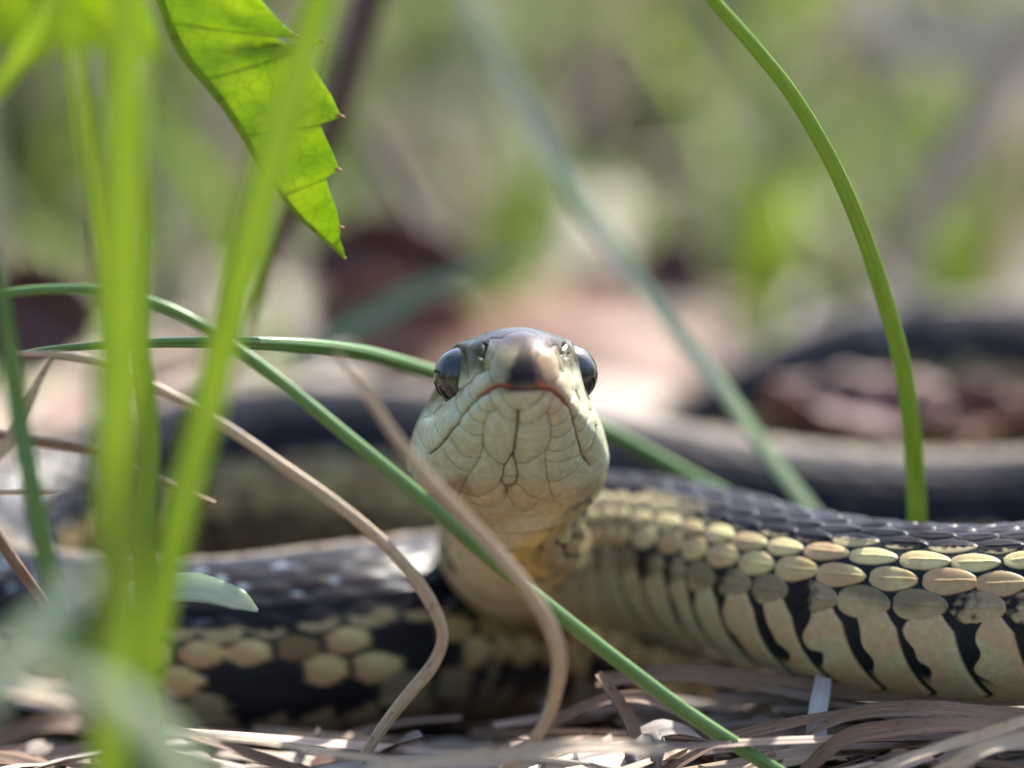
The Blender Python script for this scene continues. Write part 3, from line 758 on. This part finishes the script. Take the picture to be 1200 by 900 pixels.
# ------------------------------------------------------------------ ground
def ground():
    def axis(lim_lo, lim_hi, step, far):
        a = np.arange(lim_lo, lim_hi, step); g = [lim_hi]; d = step
        while g[-1] < far: d *= 1.22; g.append(g[-1] + d)
        g2 = [lim_lo]; d = step
        while g2[-1] > -far: d *= 1.22; g2.append(g2[-1] - d)
        return np.array(g2[::-1][:-1] + list(a) + g)
    xs = axis(-60, 80, 1.0, 40000); ys = axis(-50, 110, 1.0, 40000)
    X, Y = np.meshgrid(xs, ys)
    p = np.stack([X, Y, X * 0], -1)
    Z = -6.5 + 4.0 * (vnoise(p, .035, 91) - .5) + 2.0 * (vnoise(p, .15, 92) - .5) + .6 * (vnoise(p, .7, 93) - .5)
    Z += 3.0 * np.exp(-((X - 20) / 18) ** 2 - ((Y - 6) / 9) ** 2)
    far = np.hypot(X, Y)
    Z += sstep(120, 900, Y) * 20 + (vnoise(p, .008, 95) - .5) * sstep(100, 300, far) * 30
    rr = itp(rad_s, s1)
    for i in range(0, len(s1), 6):
        if s1[i] < 16: continue
        cx, cy, cz, r = *c1[i], rr[i] + .3
        m = (np.abs(X - cx) < r) & (np.abs(Y - cy) < r)
        if not m.any(): continue
        d2 = (X[m] - cx) ** 2 + (Y[m] - cy) ** 2
        lim = np.where(d2 < r * r, cz - np.sqrt(np.clip(r * r - d2, 0, None)) - .2, 1e9)
        Z[m] = np.minimum(Z[m], lim)
    p[..., 2] = Z
    o = link('ground', make_mesh('ground', p.reshape(-1, 3), grid_faces(len(ys), len(xs), False), M['ground']))
    tag(o, kind='structure')
    return xs, ys, Z
GX, GY, GZ = ground()
def gz(x, y):
    i = int(np.clip(np.searchsorted(GX, x), 1, len(GX) - 1)); j = int(np.clip(np.searchsorted(GY, y), 1, len(GY) - 1))
    return GZ[j, i]

# ------------------------------------------------------------------ single stems, blades and straws, traced from the photograph
def stem(name, pts, rad, mat, label, cat='grass plant', group=None, **kw):
    v, f, uv = tube_geo([P(*p) for p in pts], rad, **kw)
    o = link(name, make_mesh(name, v, f, M[mat], uv)); tag(o, label, cat, group); return o
def blade(name, pts, wid, mat, label, cat='grass plant', group=None, **kw):
    v, f, uv = strip_geo([P(*p) for p in pts], wid, **kw)
    o = link(name, make_mesh(name, v, f, M[mat], uv)); tag(o, label, cat, group); return o

stem('grass_plant', [(-60, 356, -1), (0, 345, -1), (60, 339, -1), (130, 342, -1.5), (200, 363, -2), (262, 398, -2), (330, 448, -2.5), (420, 522, -3), (500, 588, -3.2), (570, 650, -3.2), (640, 708, -3), (720, 771, -3), (800, 831, -3), (880, 884, -3), (960, 935, -3)],
     [(0, .26), (.2, .33), (.55, .42), (1, .44)], 'stem_cool', 'long green grass stem arching from left edge across the snake throat', n=160, nc=28, groove=.18)
stem('grass_plant', [(18, 416, 2), (60, 409, 3), (130, 404, 4), (220, 401, 5), (320, 403, 7), (420, 413, 11), (500, 435, 16), (590, 465, 21), (660, 486, 23), (715, 508, 24), (790, 548, 25), (880, 597, 26), (960, 640, 26)],
     [(0, .16), (.12, .27), (.3, .46), (1, .50)], 'stem_cool', 'green grass stem passing level behind the snake head at eye height', n=160, nc=28, groove=.2)
stem('grass_plant', [(805, -40, 3), (836, 0, 4), (885, 56, 5), (930, 113, 6), (975, 190, 7), (1012, 275, 8.5), (1040, 360, 10), (1060, 440, 11.5), (1070, 520, 13), (1075, 600, 14.5), (1077, 690, 16), (1078, 790, 17)],
     [(0, .38), (.4, .50), (.8, .60), (1, .62)], 'stem', 'thick bright green stem curving up from behind the scaly flank', n=140, nc=28, groove=.25)
stem('straw', [(20, 414, 0), (80, 417, -1), (130, 430, -2), (200, 463, -3), (260, 497, -3.5), (330, 545, -3.5), (390, 587, -3.5), (440, 628, -3.5), (482, 672, -3.2), (508, 712, -3), (519, 745, -2.6), (508, 778, -2), (478, 815, -1.5), (452, 848, -1), (428, 884, -.5), (410, 915, 0)],
     [(0, .14), (.1, .27), (.4, .33), (.68, .40), (.74, .33), (.8, .40), (1, .3)], 'straw', 'sharp tan dry stem bending back on itself below the throat', cat='straw', n=180, flat=.7, groove=.35, nc=16)
stem('straw', [(392, 408, -14), (405, 427, -13.5), (424, 452, -13), (470, 520, -12.5), (520, 580, -12), (570, 633, -11), (610, 680, -10.5), (642, 728, -10), (656, 775, -9), (648, 825, -7), (630, 862, -6), (600, 895, -5), (560, 930, -5)],
     [(0, .08), (.1, .24), (.3, .36), (.65, .44), (.8, .36), (1, .34)], 'straw', 'soft tan dry stem running down across the snake chin', cat='straw', n=140, flat=.6, groove=.2)
# blurred blades in front, photo left
blade('grass_plant', [(150, -60, -36), (150, 60, -36), (146, 200, -36), (143, 400, -36), (142, 600, -36), (138, 760, -37), (128, 900, -38), (120, 1000, -39)],
      [(0, 1.1), (.4, 1.38), (.8, 1.35), (1, .9)], 'blade', 'broad upright green grass blade standing left of the leaf', fold=.3, thick=.12, twist=(.1, .35))
blade('grass_plant', [(402, -70, -27), (380, 0, -27), (352, 90, -27), (318, 200, -27), (280, 340, -27), (245, 470, -27), (208, 610, -28), (180, 740, -29), (160, 850, -30), (150, 960, -31)],
      [(0, 1.1), (.3, 1.08), (.6, .95), (.85, .9), (1, .6)], 'blade', 'leaning bright green grass blade crossing in front of the serrated leaf', fold=.45, thick=.12, twist=(.5, -.3))
blade('grass_plant', [(-5, 290, -13), (8, 380, -13), (22, 480, -13), (38, 570, -14), (52, 640, -14), (62, 690, -14), (80, 760, -15)],
      [(0, .25), (.3, .55), (.8, .62), (1, .4)], 'stem_cool', 'short narrow green blade by the left edge below the arched stems', fold=.4, thick=.15)
blade('grass_plant', [(70, -40, -16), (50, 20, -16), (20, 70, -15), (-10, 110, -15), (-50, 150, -15)],
      [(0, .5), (.5, .75), (1, .5)], 'blade', 'dark green blade slanting across the upper left corner', fold=.4, thick=.12)
blade('grass_plant', [(80, -60, -22), (90, 60, -22), (108, 190, -22), (118, 300, -22), (122, 420, -22), (124, 560, -22)],
      [(0, .5), (.4, .6), (1, .2)], 'blade', 'pale thin green blade beside the broad upright one', fold=.5, thick=.12, twist=(.9, 1.1))
blade('grass_plant', [(172, 260, -8), (168, 400, -8), (178, 520, -8), (170, 640, -9), (175, 760, -9), (185, 860, -9)],
      [(0, .2), (.3, .5), (1, .5)], 'stem', 'slim green blade hidden between the two broad foreground blades', fold=.4, thick=.15)
blade('grass_plant', [(535, -30, 84), (570, 40, 78), (615, 120, 70), (660, 205, 60), (720, 290, 50), (780, 372, 41), (840, 445, 32), (900, 530, 30), (965, 615, 28), (1030, 700, 26)],
      [(0, .4), (.3, .62), (.7, .56), (1, .45)], 'blade_pale', 'pale grey-green blurred blade slanting behind the snake head', fold=.3, thick=.12, twist=(.3, .1))
blade('grass_plant', [(340, 425, 54), (400, 392, 55), (470, 355, 56), (540, 322, 57), (605, 296, 58)],
      [(0, .9), (.5, 1.1), (1, .3)], 'blade_far', 'dull green blurred blade lying over the dark dead leaf', fold=.3, thick=.12, face=(0, -.8, .6))
blade('straw', [(1210, 30, 90), (1165, 100, 92), (1120, 175, 94), (1080, 250, 96), (1050, 320, 98)],
      [(0, 1.3), (.5, 1.6), (1, 1.2)], 'straw_grey', 'bleached straw blade slanting in the background by the right edge', cat='straw', fold=.3, thick=.1)
blade('straw', [(1000, 45, 140), (1080, 42, 140), (1160, 55, 140), (1260, 70, 140)],
      [(0, .8), (.5, 2.2), (1, 2.0)], 'straw_grey', 'bleached straw lying level at the top right of the background', cat='straw', fold=.3, thick=.1)
blade('straw', [(60, 415, -4), (45, 445, -4), (25, 490, -4), (8, 520, -4), (-30, 560, -4)],
      [(0, .12), (.5, .42), (1, .3)], 'straw', 'short yellowed blade hanging under the level green stem tip', cat='straw', fold=.3, thick=.15)
stem('twig', [(-40, 500, -3), (0, 510, -3), (50, 518, -3), (110, 528, -3), (160, 550, -3), (215, 575, -3), (250, 590, -2)], [(0, .32), (.5, .3), (1, .22)], 'straw_brown', 'reddish brown dry twig reaching in from the left edge', cat='twig', n=60)
stem('straw', [(-40, 578, -1), (0, 577, -1), (40, 577, -1), (70, 577, -1)], [(0, .18), (.9, .16), (1, .06)], 'straw', 'short sharp straw end pointing in from the left edge', cat='straw', n=30)
stem('straw', [(-20, 600, 0), (5, 640, 0), (22, 665, 0), (40, 690, 1), (70, 730, 2)], [(0, .4), (1, .3)], 'straw_brown', 'brown straw leaning down in the left corner beside the narrow blade', cat='straw', n=30)

# foreground bits, lower left
blade('straw', [(-60, 850, -56), (0, 790, -55), (50, 735, -54), (85, 690, -53), (104, 672, -52)], [(0, 1.0), (.6, .9), (.9, .6), (1, .15)], 'blade_pale', 'blurred bleached straw tip rising in the lower left corner', cat='straw', fold=.3, thick=.15)
blade('straw', [(30, 780, -56), (110, 800, -56), (180, 850, -56), (240, 930, -56)], [(0, .3), (.4, .8), (1, .9)], 'blade_pale', 'blurred grey dead blade drooping at the bottom left', cat='straw', fold=.3, thick=.15)
blade('grass_plant', [(10, 720, -34), (70, 740, -34), (130, 800, -34), (180, 900, -34), (190, 980, -34)], [(0, .4), (.4, 1.8), (1, 1.7)], 'stem_cool', 'wide blurred green blade at the foot of the leaning blades', fold=.3, thick=.15)
blade('grass_plant', [(150, 700, 2), (200, 690, 2), (240, 692, 1), (280, 704, 0), (302, 716, 0)], [(0, .9), (.5, 1.0), (.85, .7), (1, .1)], 'blade_pale', 'small pale green leaf tip resting against the dark striped flank', fold=.2, thick=.15, face=(0, -.8, .6))

# litter strands at the bottom edge that can be told apart
STR = [
 ('straw', [(140, 835, -8), (210, 858, -8), (300, 868, -8), (400, 885, -8), (520, 893, -8), (680, 880, -7), (780, 876, -7)], [(0, .3), (.5, .35), (1, .3)], 'pale straw running level along the bottom under the striped coil'),
 ('straw_brown', [(120, 830, -4), (180, 850, -4), (250, 870, -4), (310, 890, -4), (380, 915, -5)], [(0, .5), (1, .5)], 'flat brown straw slanting down beside the pale level straw'),
 ('straw', [(430, 905, -11), (520, 893, -11), (610, 884, -11), (700, 876, -11), (790, 880, -11)], [(0, .5), (.6, .8), (1, .4)], 'broad tan grass strip lying under the green stem'),
 ('straw_grey', [(950, 930, 1), (956, 870, 2), (960, 830, 4), (964, 795, 6)], [(0, .9), (.5, .85), (1, .7)], 'upright white grass strip below the belly scutes'),
 ('straw_brown', [(700, 800, 10), (800, 790, 9), (880, 800, 8), (960, 810, 7), (1080, 818, 5), (1230, 815, 4)], [(0, .7), (.5, 1.0), (1, .9)], 'wide brown strand running level beneath the belly'),
 ('straw_brown', [(930, 872, 0), (1000, 838, 0), (1080, 832, -1), (1160, 838, -1), (1240, 845, -2)], [(0, .1), (.25, .6), (.5, .75), (1, .7)], 'light brown curved strand under the right hand belly scutes'),  # browner straw material, standing in for shadow under the belly
 ('straw_brown', [(930, 920, -2), (985, 870, -2), (1040, 856, -2), (1120, 852, -2), (1220, 856, -2)], [(0, .6), (.5, .8), (1, .7)], 'dark tan strand bowed below the light brown one'),
 ('straw', [(1010, 910, -5), (1080, 885, -5), (1150, 862, -5), (1230, 838, -5)], [(0, .45), (.5, .5), (1, .5)], 'sharp straw rising towards the lower right corner'),
 ('straw', [(1090, 915, -7), (1150, 882, -7), (1220, 862, -7)], [(0, .7), (1, .7)], 'flat fibrous strip in the lower right corner'),
 ('straw_brown', [(640, 850, 8), (720, 820, 7), (790, 830, 6), (860, 880, 4), (900, 930, 3)], [(0, .5), (.5, .7), (1, .6)], 'brown strand humped in shadow right of the bent stem'),
 ('straw_brown', [(700, 790, 5), (730, 830, 4), (745, 870, 3), (750, 920, 2)], [(0, .4), (.5, .6), (1, .6)], 'dull brown strand standing in the shade under the throat'),
 ('straw_brown', [(780, 905, 0), (850, 868, 1), (920, 850, 2), (990, 838, 3)], [(0, .5), (1, .5)], 'thin brown strand crossing behind the green stem foot'),
 ('straw', [(-30, 800, -20), (40, 815, -20), (100, 830, -20), (160, 900, -20)], [(0, .9), (.6, .9), (1, .7)], 'blurred tan strand on the ground in the lower left'),
 ('straw_brown', [(-30, 880, -14), (60, 850, -14), (150, 870, -14), (260, 905, -14)], [(0, .7), (1, .7)], 'blurred brown strand crossing at the very bottom left'),
]
for mat, pts, wid, lab in STR:
    blade('straw', pts, [(a_, b_ * .75) for a_, b_ in wid], mat, lab, cat='straw', fold=.45, thick=.35, face=(0, -.75, .66), n=50, wave=.25)

# ------------------------------------------------------------------ serrated leaf
def leaf(ctrl, label, outs):
    root = bpy.data.objects.new('bramble_leaf', None); sc.collection.objects.link(root); root.empty_display_size = .01
    A = P(*ctrl[0])
    nT = 260
    mid = resample(catmull([P(*c_) for c_ in ctrl], 20), nT)[0]
    t = np.linspace(0, 1, nT)
    T = np.gradient(mid, axis=0); T /= np.linalg.norm(T, axis=1)[:, None]
    for side, out_dir, wmax, name in ((1, np.array(outs[0]), 7.2, 'leaf_half'), (-1, np.array(outs[1]), 6.0, 'leaf_half')):
        O = out_dir[None] - (T @ out_dir)[:, None] * T; O /= np.linalg.norm(O, axis=1)[:, None]
        Nn = np.cross(T, O) * side
        env = np.interp(t, [0, .15, .35, .55, .75, .9, 1], [.75, .95, 1, .86, .55, .26, 0])
        saw = (t * 6.0 + .25) % 1.0
        env2 = env * (.82 + .25 * saw ** 1.2 * (1 - sstep(.9, 1, saw)))
        nq = 20
        q = np.linspace(0, 1, nq)
        wv = (wmax * env2)[:, None] * q[None]
        sweep = (wv * .62)                                           # teeth lean towards the tip
        vein = np.cos(2 * np.pi * ((t * 6.0 + .25)[:, None] + q[None] * .0))
        bulge = .30 * np.sin(q * np.pi)[None] * env[:, None] + .16 * (np.sin(np.pi * (t * 6.0 + .25)) ** 2)[:, None] * q[None] ** .7 * env[:, None] + .7 * (q[None] ** 2) * env[:, None] * .6
        pts = mid[:, None] + O[:, None] * wv[..., None] + T[:, None] * (sweep * (1 - t[:, None] ** 3))[..., None] - Nn[:, None] * bulge[..., None]
        nr = np.cross(np.gradient(pts, axis=0), np.gradient(pts, axis=1)); nr /= np.linalg.norm(nr, axis=-1)[..., None] + 1e-9
        up = pts + nr * .05; dn = pts - nr * .05
        v = np.concatenate([up, dn[:, ::-1]], 1)
        uv = np.zeros(v.shape[:2] + (2,)); uv[..., 0] = t[:, None] * 30; uv[..., 1] = np.concatenate([wv, wv[:, ::-1]], 1)
        h = link('leaf_half', make_mesh('leaf_half', v.reshape(-1, 3), grid_faces(nT, v.shape[1]), M['leaf'], uv.reshape(-1, 2)), root)
        # side veins and reddish tooth tips
        for k in range(1, 7):
            tk = (k - .25 + .9) / 6.0 - 1 / 6.0
            i = int(np.clip(tk, 0, .995) * (nT - 1)); i0 = max(0, i - 26)
            if side == 1 and k >= 2:
                vv, ff, u2 = tube_geo([pts[i, nq - 2], pts[i, nq - 1], pts[i, nq - 1] + (T[i] * .8 + O[i] * .5) * .35], [(0, .06), (.5, .09), (1, .03)], n=8, nc=8)
                link('tooth_tip', make_mesh('tooth_tip', vv, ff, M['leaf_red'], u2), h)
    v, f, uv = tube_geo(list(mid[::20]) + [mid[-1]], [(0, .35), (.6, .22), (1, .08)], n=80, nc=10)
    link('midrib', make_mesh('midrib', v, f, M['leaf'], uv), root)
    v, f, uv = tube_geo([A, A + np.array([-8, 6, 10]), A + np.array([-22, 16, 6]), A + np.array([-36, 24, -20]), np.array([-58, 40 + A[1], -7])], [(0, .4), (1, .6)], n=60, nc=10)
    link('leaf_stalk', make_mesh('leaf_stalk', v, f, M['stem'], uv), root)
    tag(root, label, 'leaf')
leaf([(150, -110, 16), (205, 45, 14), (262, 122, 12), (335, 235, 10), (405, 303, 9)], 'bright yellow-green folded leaf with toothed edge and reddish tooth tips', ([.85, -.15, .50], [.25, 1.0, .30]))
leaf([(-190, -90, 62), (-80, -60, 60), (30, -20, 58), (120, 20, 56), (190, 70, 54)], 'blurred second toothed leaf spreading along the top left corner', ([.3, -.5, .9], [-.2, -.4, -.9]))

# ------------------------------------------------------------------ background things that can be told apart
def dead_leaf(pxc, pyc, y, L, W, tilt, yaw, mat, label, curl=.5):
    c = P(pxc, pyc, y)
    nU, nV = 40, 15
    u = np.linspace(0, 1, nU)[:, None]; v = np.linspace(-1, 1, nV)[None]
    wv = W * np.sin(np.pi * u ** .85) ** .8 * (1 + .08 * np.sin(u * 40))
    x = (u - .5) * L + 0 * v; yv = v * wv
    z = curl * W * (v ** 2) * .8 + curl * L * .35 * (u - .5) ** 2 * 2 + .05 * W * np.sin(u * 22) * np.abs(v) + .12 * W * np.sin(v * 5 + u * 7)
    cy, sy, ct, s_t = math.cos(yaw), math.sin(yaw), math.cos(tilt), math.sin(tilt)
    p = np.stack([x, yv, z], -1)
    X = p[..., 0]; Yq = p[..., 1] * ct - p[..., 2] * s_t; Zq = p[..., 1] * s_t + p[..., 2] * ct
    q = np.stack([X * cy - Yq * sy, X * sy + Yq * cy, Zq], -1)
    nr = np.cross(np.gradient(q, axis=0), np.gradient(q, axis=1)); nr /= np.linalg.norm(nr, axis=-1)[..., None] + 1e-9
    vtx = np.concatenate([q + nr * .08, (q - nr * .08)[:, ::-1]], 1) + c
    uv = np.zeros(vtx.shape[:2] + (2,)); uv[..., 0] = u * L; uv[..., 1] = np.concatenate([yv, yv[:, ::-1]], 1)
    o = link('dead_leaf', make_mesh('dead_leaf', vtx.reshape(-1, 3), grid_faces(nU, vtx.shape[1]), M[mat], uv.reshape(-1, 2)))
    tag(o, label, 'dead leaf')
dead_leaf(455, 318, 78, 13, 4.2, 1.2, .25, 'dead_leaf', 'dark purplish dead leaf curled behind the snake head')
dead_leaf(468, 385, 72, 13, 3.6, .9, -.3, 'rust_leaf', 'rust red dead leaf lying under the purplish one')
dead_leaf(700, 345, 110, 9, 2.4, .9, .8, 'rust_leaf', 'small orange brown dead leaf near the pale slanting blade')
dead_leaf(1040, 492, 60, 18, 4, .25, .1, 'dead_leaf', 'dull maroon dead leaf in front of the far hump of the coil')
dead_leaf(1150, 492, 58, 8, 3, .5, -.3, 'rust_leaf', 'rusty dead leaf by the far coil near the right edge')
dead_leaf(800, 320, 120, 8, 3.2, 1.2, -.6, 'dead_leaf', 'dark dead leaf standing in the far grass above the pale blade')
dead_leaf(50, 375, 60, 9, 4.0, 1.2, .1, 'dead_leaf', 'blackish dead leaf behind the arched stem near left edge')
stem('twig', [(455, -60, 55), (430, 0, 55), (405, 90, 55), (385, 160, 56), (330, 270, 60), (280, 360, 64)], [(0, 1.3), (.5, 1.0), (1, .7)], 'twig', 'dark reddish twig rising behind the serrated leaf', cat='twig', n=60)
stem('twig', [(425, 150, 90), (465, 220, 88), (500, 280, 86), (520, 330, 84)], [(0, .6), (1, .9)], 'twig', 'thin dark twig leaning over the purplish dead leaf', cat='twig', n=40)

# ------------------------------------------------------------------ ground litter and background grass (masses)
def mass(name, items, mat, label):
    V, F, UV, C = [], [], [], []; b = 0
    for v, f, uv, c in items:
        V.append(v); F.append(f + b); UV.append(uv); C.append(np.tile(c, (len(v), 1))); b += len(v)
    o = link(name, make_mesh(name, np.vstack(V), np.vstack(F), M[mat], np.vstack(UV), col=np.vstack(C)))
    tag(o, label, name.replace('_', ' ').split()[-1], kind='stuff')

body_xyz = c1[::4]; body_r = itp(rad_s, s1[::4])
def clear_of_snake(pts, pad):
    d = np.linalg.norm(pts[:, None] - body_xyz[None], axis=-1) - body_r[None]
    return d.min() > pad

LIT = [(.42, .33, .24), (.50, .42, .34), (.30, .20, .14), (.22, .13, .10), (.55, .50, .46), (.45, .36, .32), (.34, .25, .20)]
def straw_items(n, x0, x1, y0, y1, lmin, lmax, wmin, wmax, lift, pad=.5, cols=LIT):
    out = []; tries = 0
    while len(out) < n and tries < n * 5:
        tries += 1
        x, y = rng.uniform(x0, x1), rng.uniform(y0, y1); L = rng.uniform(lmin, lmax); a = rng.uniform(0, math.pi * 2) if rng.random() < .5 else rng.normal(0, .5)
        d = np.array([math.cos(a), math.sin(a), 0]); nrm_ = np.array([-d[1], d[0], 0]); bow = rng.normal(0, .12) * L
        pts = []
        zoff = rng.uniform(0.1, lift); tz = rng.normal(0, .10)
        for f in (-.5, -.2, .2, .5):
            q = np.array([x, y, 0]) + d * f * L + nrm_ * bow * (1 - 4 * f * f)
            q[2] = gz(q[0], q[1]) * .5 + gz(x, y) * .5 + zoff + tz * f * L + abs(bow) * .25 * (1 - 4 * f * f); pts.append(q)
        pts = np.array(pts)
        dense = catmull(pts, 5)
        if not clear_of_snake(dense, pad): continue
        if np.any((dense[:, 1] < -30)): continue
        wd = rng.uniform(wmin, wmax)
        v, f, uv = strip_geo(list(pts), [(0, wd * .6), (.5, wd), (1, wd * .3)], fold=rng.uniform(.2, .6), thick=.25, face=(rng.normal(0, .4), -.4, .8), n=12, nv=5, twist=(0, rng.normal(0, .7)))
        c = np.array(cols[rng.integers(len(cols))]) * rng.uniform(.7, 1.15)
        out.append((v, f, uv, np.clip(c, 0, .75)))
    return out
def leaf_items(n, x_spread, y0, y1, smin, smax, near=False):
    out = []
    for _ in range(n):
        y = y0 + (y1 - y0) * rng.random() ** 1.6; x = rng.uniform(-1, 1) * (40 + (y + 270) * x_spread)
        if near: x, y = rng.uniform(-48, 60), rng.uniform(y0, y1)
        L = rng.uniform(smin, smax); a = rng.uniform(0, 6.28)
        z = gz(x, y) + rng.uniform(.5, 4)
        d = np.array([math.cos(a), math.sin(a), rng.normal(0, .25)])
        c = np.array([x, y, z]); pts = [c - d * L / 2, c - d * L * .15 + [0, 0, L * .08], c + d * L * .15 + [0, 0, L * .1], c + d * L / 2]
        if not clear_of_snake(np.array(pts), L * .35): continue
        wd = L * rng.uniform(.2, .34)
        v, f, uv = strip_geo(pts, [(0, wd * .1), (.25, wd * .8), (.5, wd), (.8, wd * .6), (1, .05)], fold=rng.uniform(-.4, .5), thick=.05, face=(rng.normal(0, .4), rng.normal(-.2, .4), 1), n=12, nv=5)
        col = np.array([(.40, .35, .33), (.46, .42, .40), (.31, .25, .22), (.20, .11, .09), (.27, .15, .11), (.52, .48, .46), (.40, .36, .33), (.38, .34, .31)][rng.integers(8)]) * rng.uniform(.75, 1.15)
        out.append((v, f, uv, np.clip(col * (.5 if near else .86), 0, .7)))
    return out
items = straw_items(520, -48, 70, -14, 62, 12, 45, .25, .9, 2.5) + straw_items(160, -42, 45, -14, 12, 8, 30, .25, .8, 3.2)
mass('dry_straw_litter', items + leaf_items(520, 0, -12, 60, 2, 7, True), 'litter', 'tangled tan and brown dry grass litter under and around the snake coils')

mass('fallen_leaf_litter', leaf_items(1100, .26, 62, 1000, 12, 34) + straw_items(500, -160, 160, 60, 420, 25, 90, .6, 1.8, 6), 'litter', 'blurred bed of fallen leaves and straw behind the snake')

GR = [(.30, .43, .09), (.38, .50, .09), (.38, .48, .15), (.28, .37, .17), (.44, .52, .26), (.40, .47, .31)]
def grass_items():
    out = []
    clumps = [(P(px, py, y)[0], y, int(n * .5), h) for px, py, y, n, h in [
        (700, 60, 330, 34, 60), (540, 150, 230, 26, 45), (600, 60, 360, 30, 60), (470, 60, 280, 34, 70), (380, 200, 210, 20, 40), (900, 90, 280, 26, 55), (1060, 60, 380, 44, 60), (1150, 170, 220, 26, 36), (850, 230, 180, 26, 34),
        (960, 250, 190, 20, 34), (1000, 300, 150, 16, 26), (560, 200, 170, 12, 30), (240, 150, 180, 26, 50), (60, 60, 240, 50, 70), (150, 200, 220, 24, 50), (300, 260, 150, 16, 34), (760, 180, 260, 20, 45), (1180, 40, 320, 34, 60), (20, 330, 110, 12, 24), (90, 300, 120, 14, 26), (880, 150, 420, 40, 70), (640, 240, 200, 14, 30), (1120, 330, 130, 14, 24)]]
    for _ in range(80):
        y = rng.uniform(330, 1600); clumps.append((rng.uniform(-1, 1) * (60 + (y + 270) * .24), y, 9, rng.uniform(45, 100)))
    k = 0
    while k < 170:                                       # unseen tall grass added all round to block the low sky
        ang, rr_ = rng.uniform(0, 6.2832), rng.uniform(260, 1300)
        x, y = rr_ * math.sin(ang), rr_ * math.cos(ang) - 60
        if (y > -300 and abs(x) < 55 + (y + 270) * .22) or math.hypot(x, y + 270) < 130: continue
        clumps.append((x, y, 12, rng.uniform(130, 330))); k += 1
    for cx, cy, n, hh in clumps:
        cl = rng.random()
        for _ in range(n):
            x = cx + rng.normal(0, 5 + hh * .12); y = cy + rng.normal(0, 5 + hh * .12); h = hh * rng.uniform(.5, 1.25)
            a = rng.uniform(0, 6.28); ln = rng.uniform(.25, 1.0) * h
            b0 = np.array([x, y, gz(x, y) - .5])
            pts = [b0, b0 + [math.cos(a) * ln * .15, math.sin(a) * ln * .15, h * .5], b0 + [math.cos(a) * ln * .5, math.sin(a) * ln * .5, h * .9], b0 + [math.cos(a) * ln, math.sin(a) * ln, h * rng.uniform(.7, 1.05)]]
            if not clear_of_snake(np.array(pts), 1.0): continue
            wd = rng.uniform(.9, 2.4) * (1 if hh < 120 else 2.0)
            v, f, uv = strip_geo(pts, [(0, wd), (.5, wd * .9), (1, .1)], fold=.4, thick=.08, face=(rng.normal(0, .6), -1, .2), n=9, nv=3)
            c = np.array(GR[rng.integers(len(GR))]) if rng.random() > .30 else np.array((.60, .55, .47))
            out.append((v, f, uv, np.clip(c * rng.uniform(.75, 1.25), 0, .6)))
    return out
mass('background_grass', grass_items(), 'grass_bg', 'blurred tufts of green grass behind the snake, with an unseen tall ring added against the low sky')
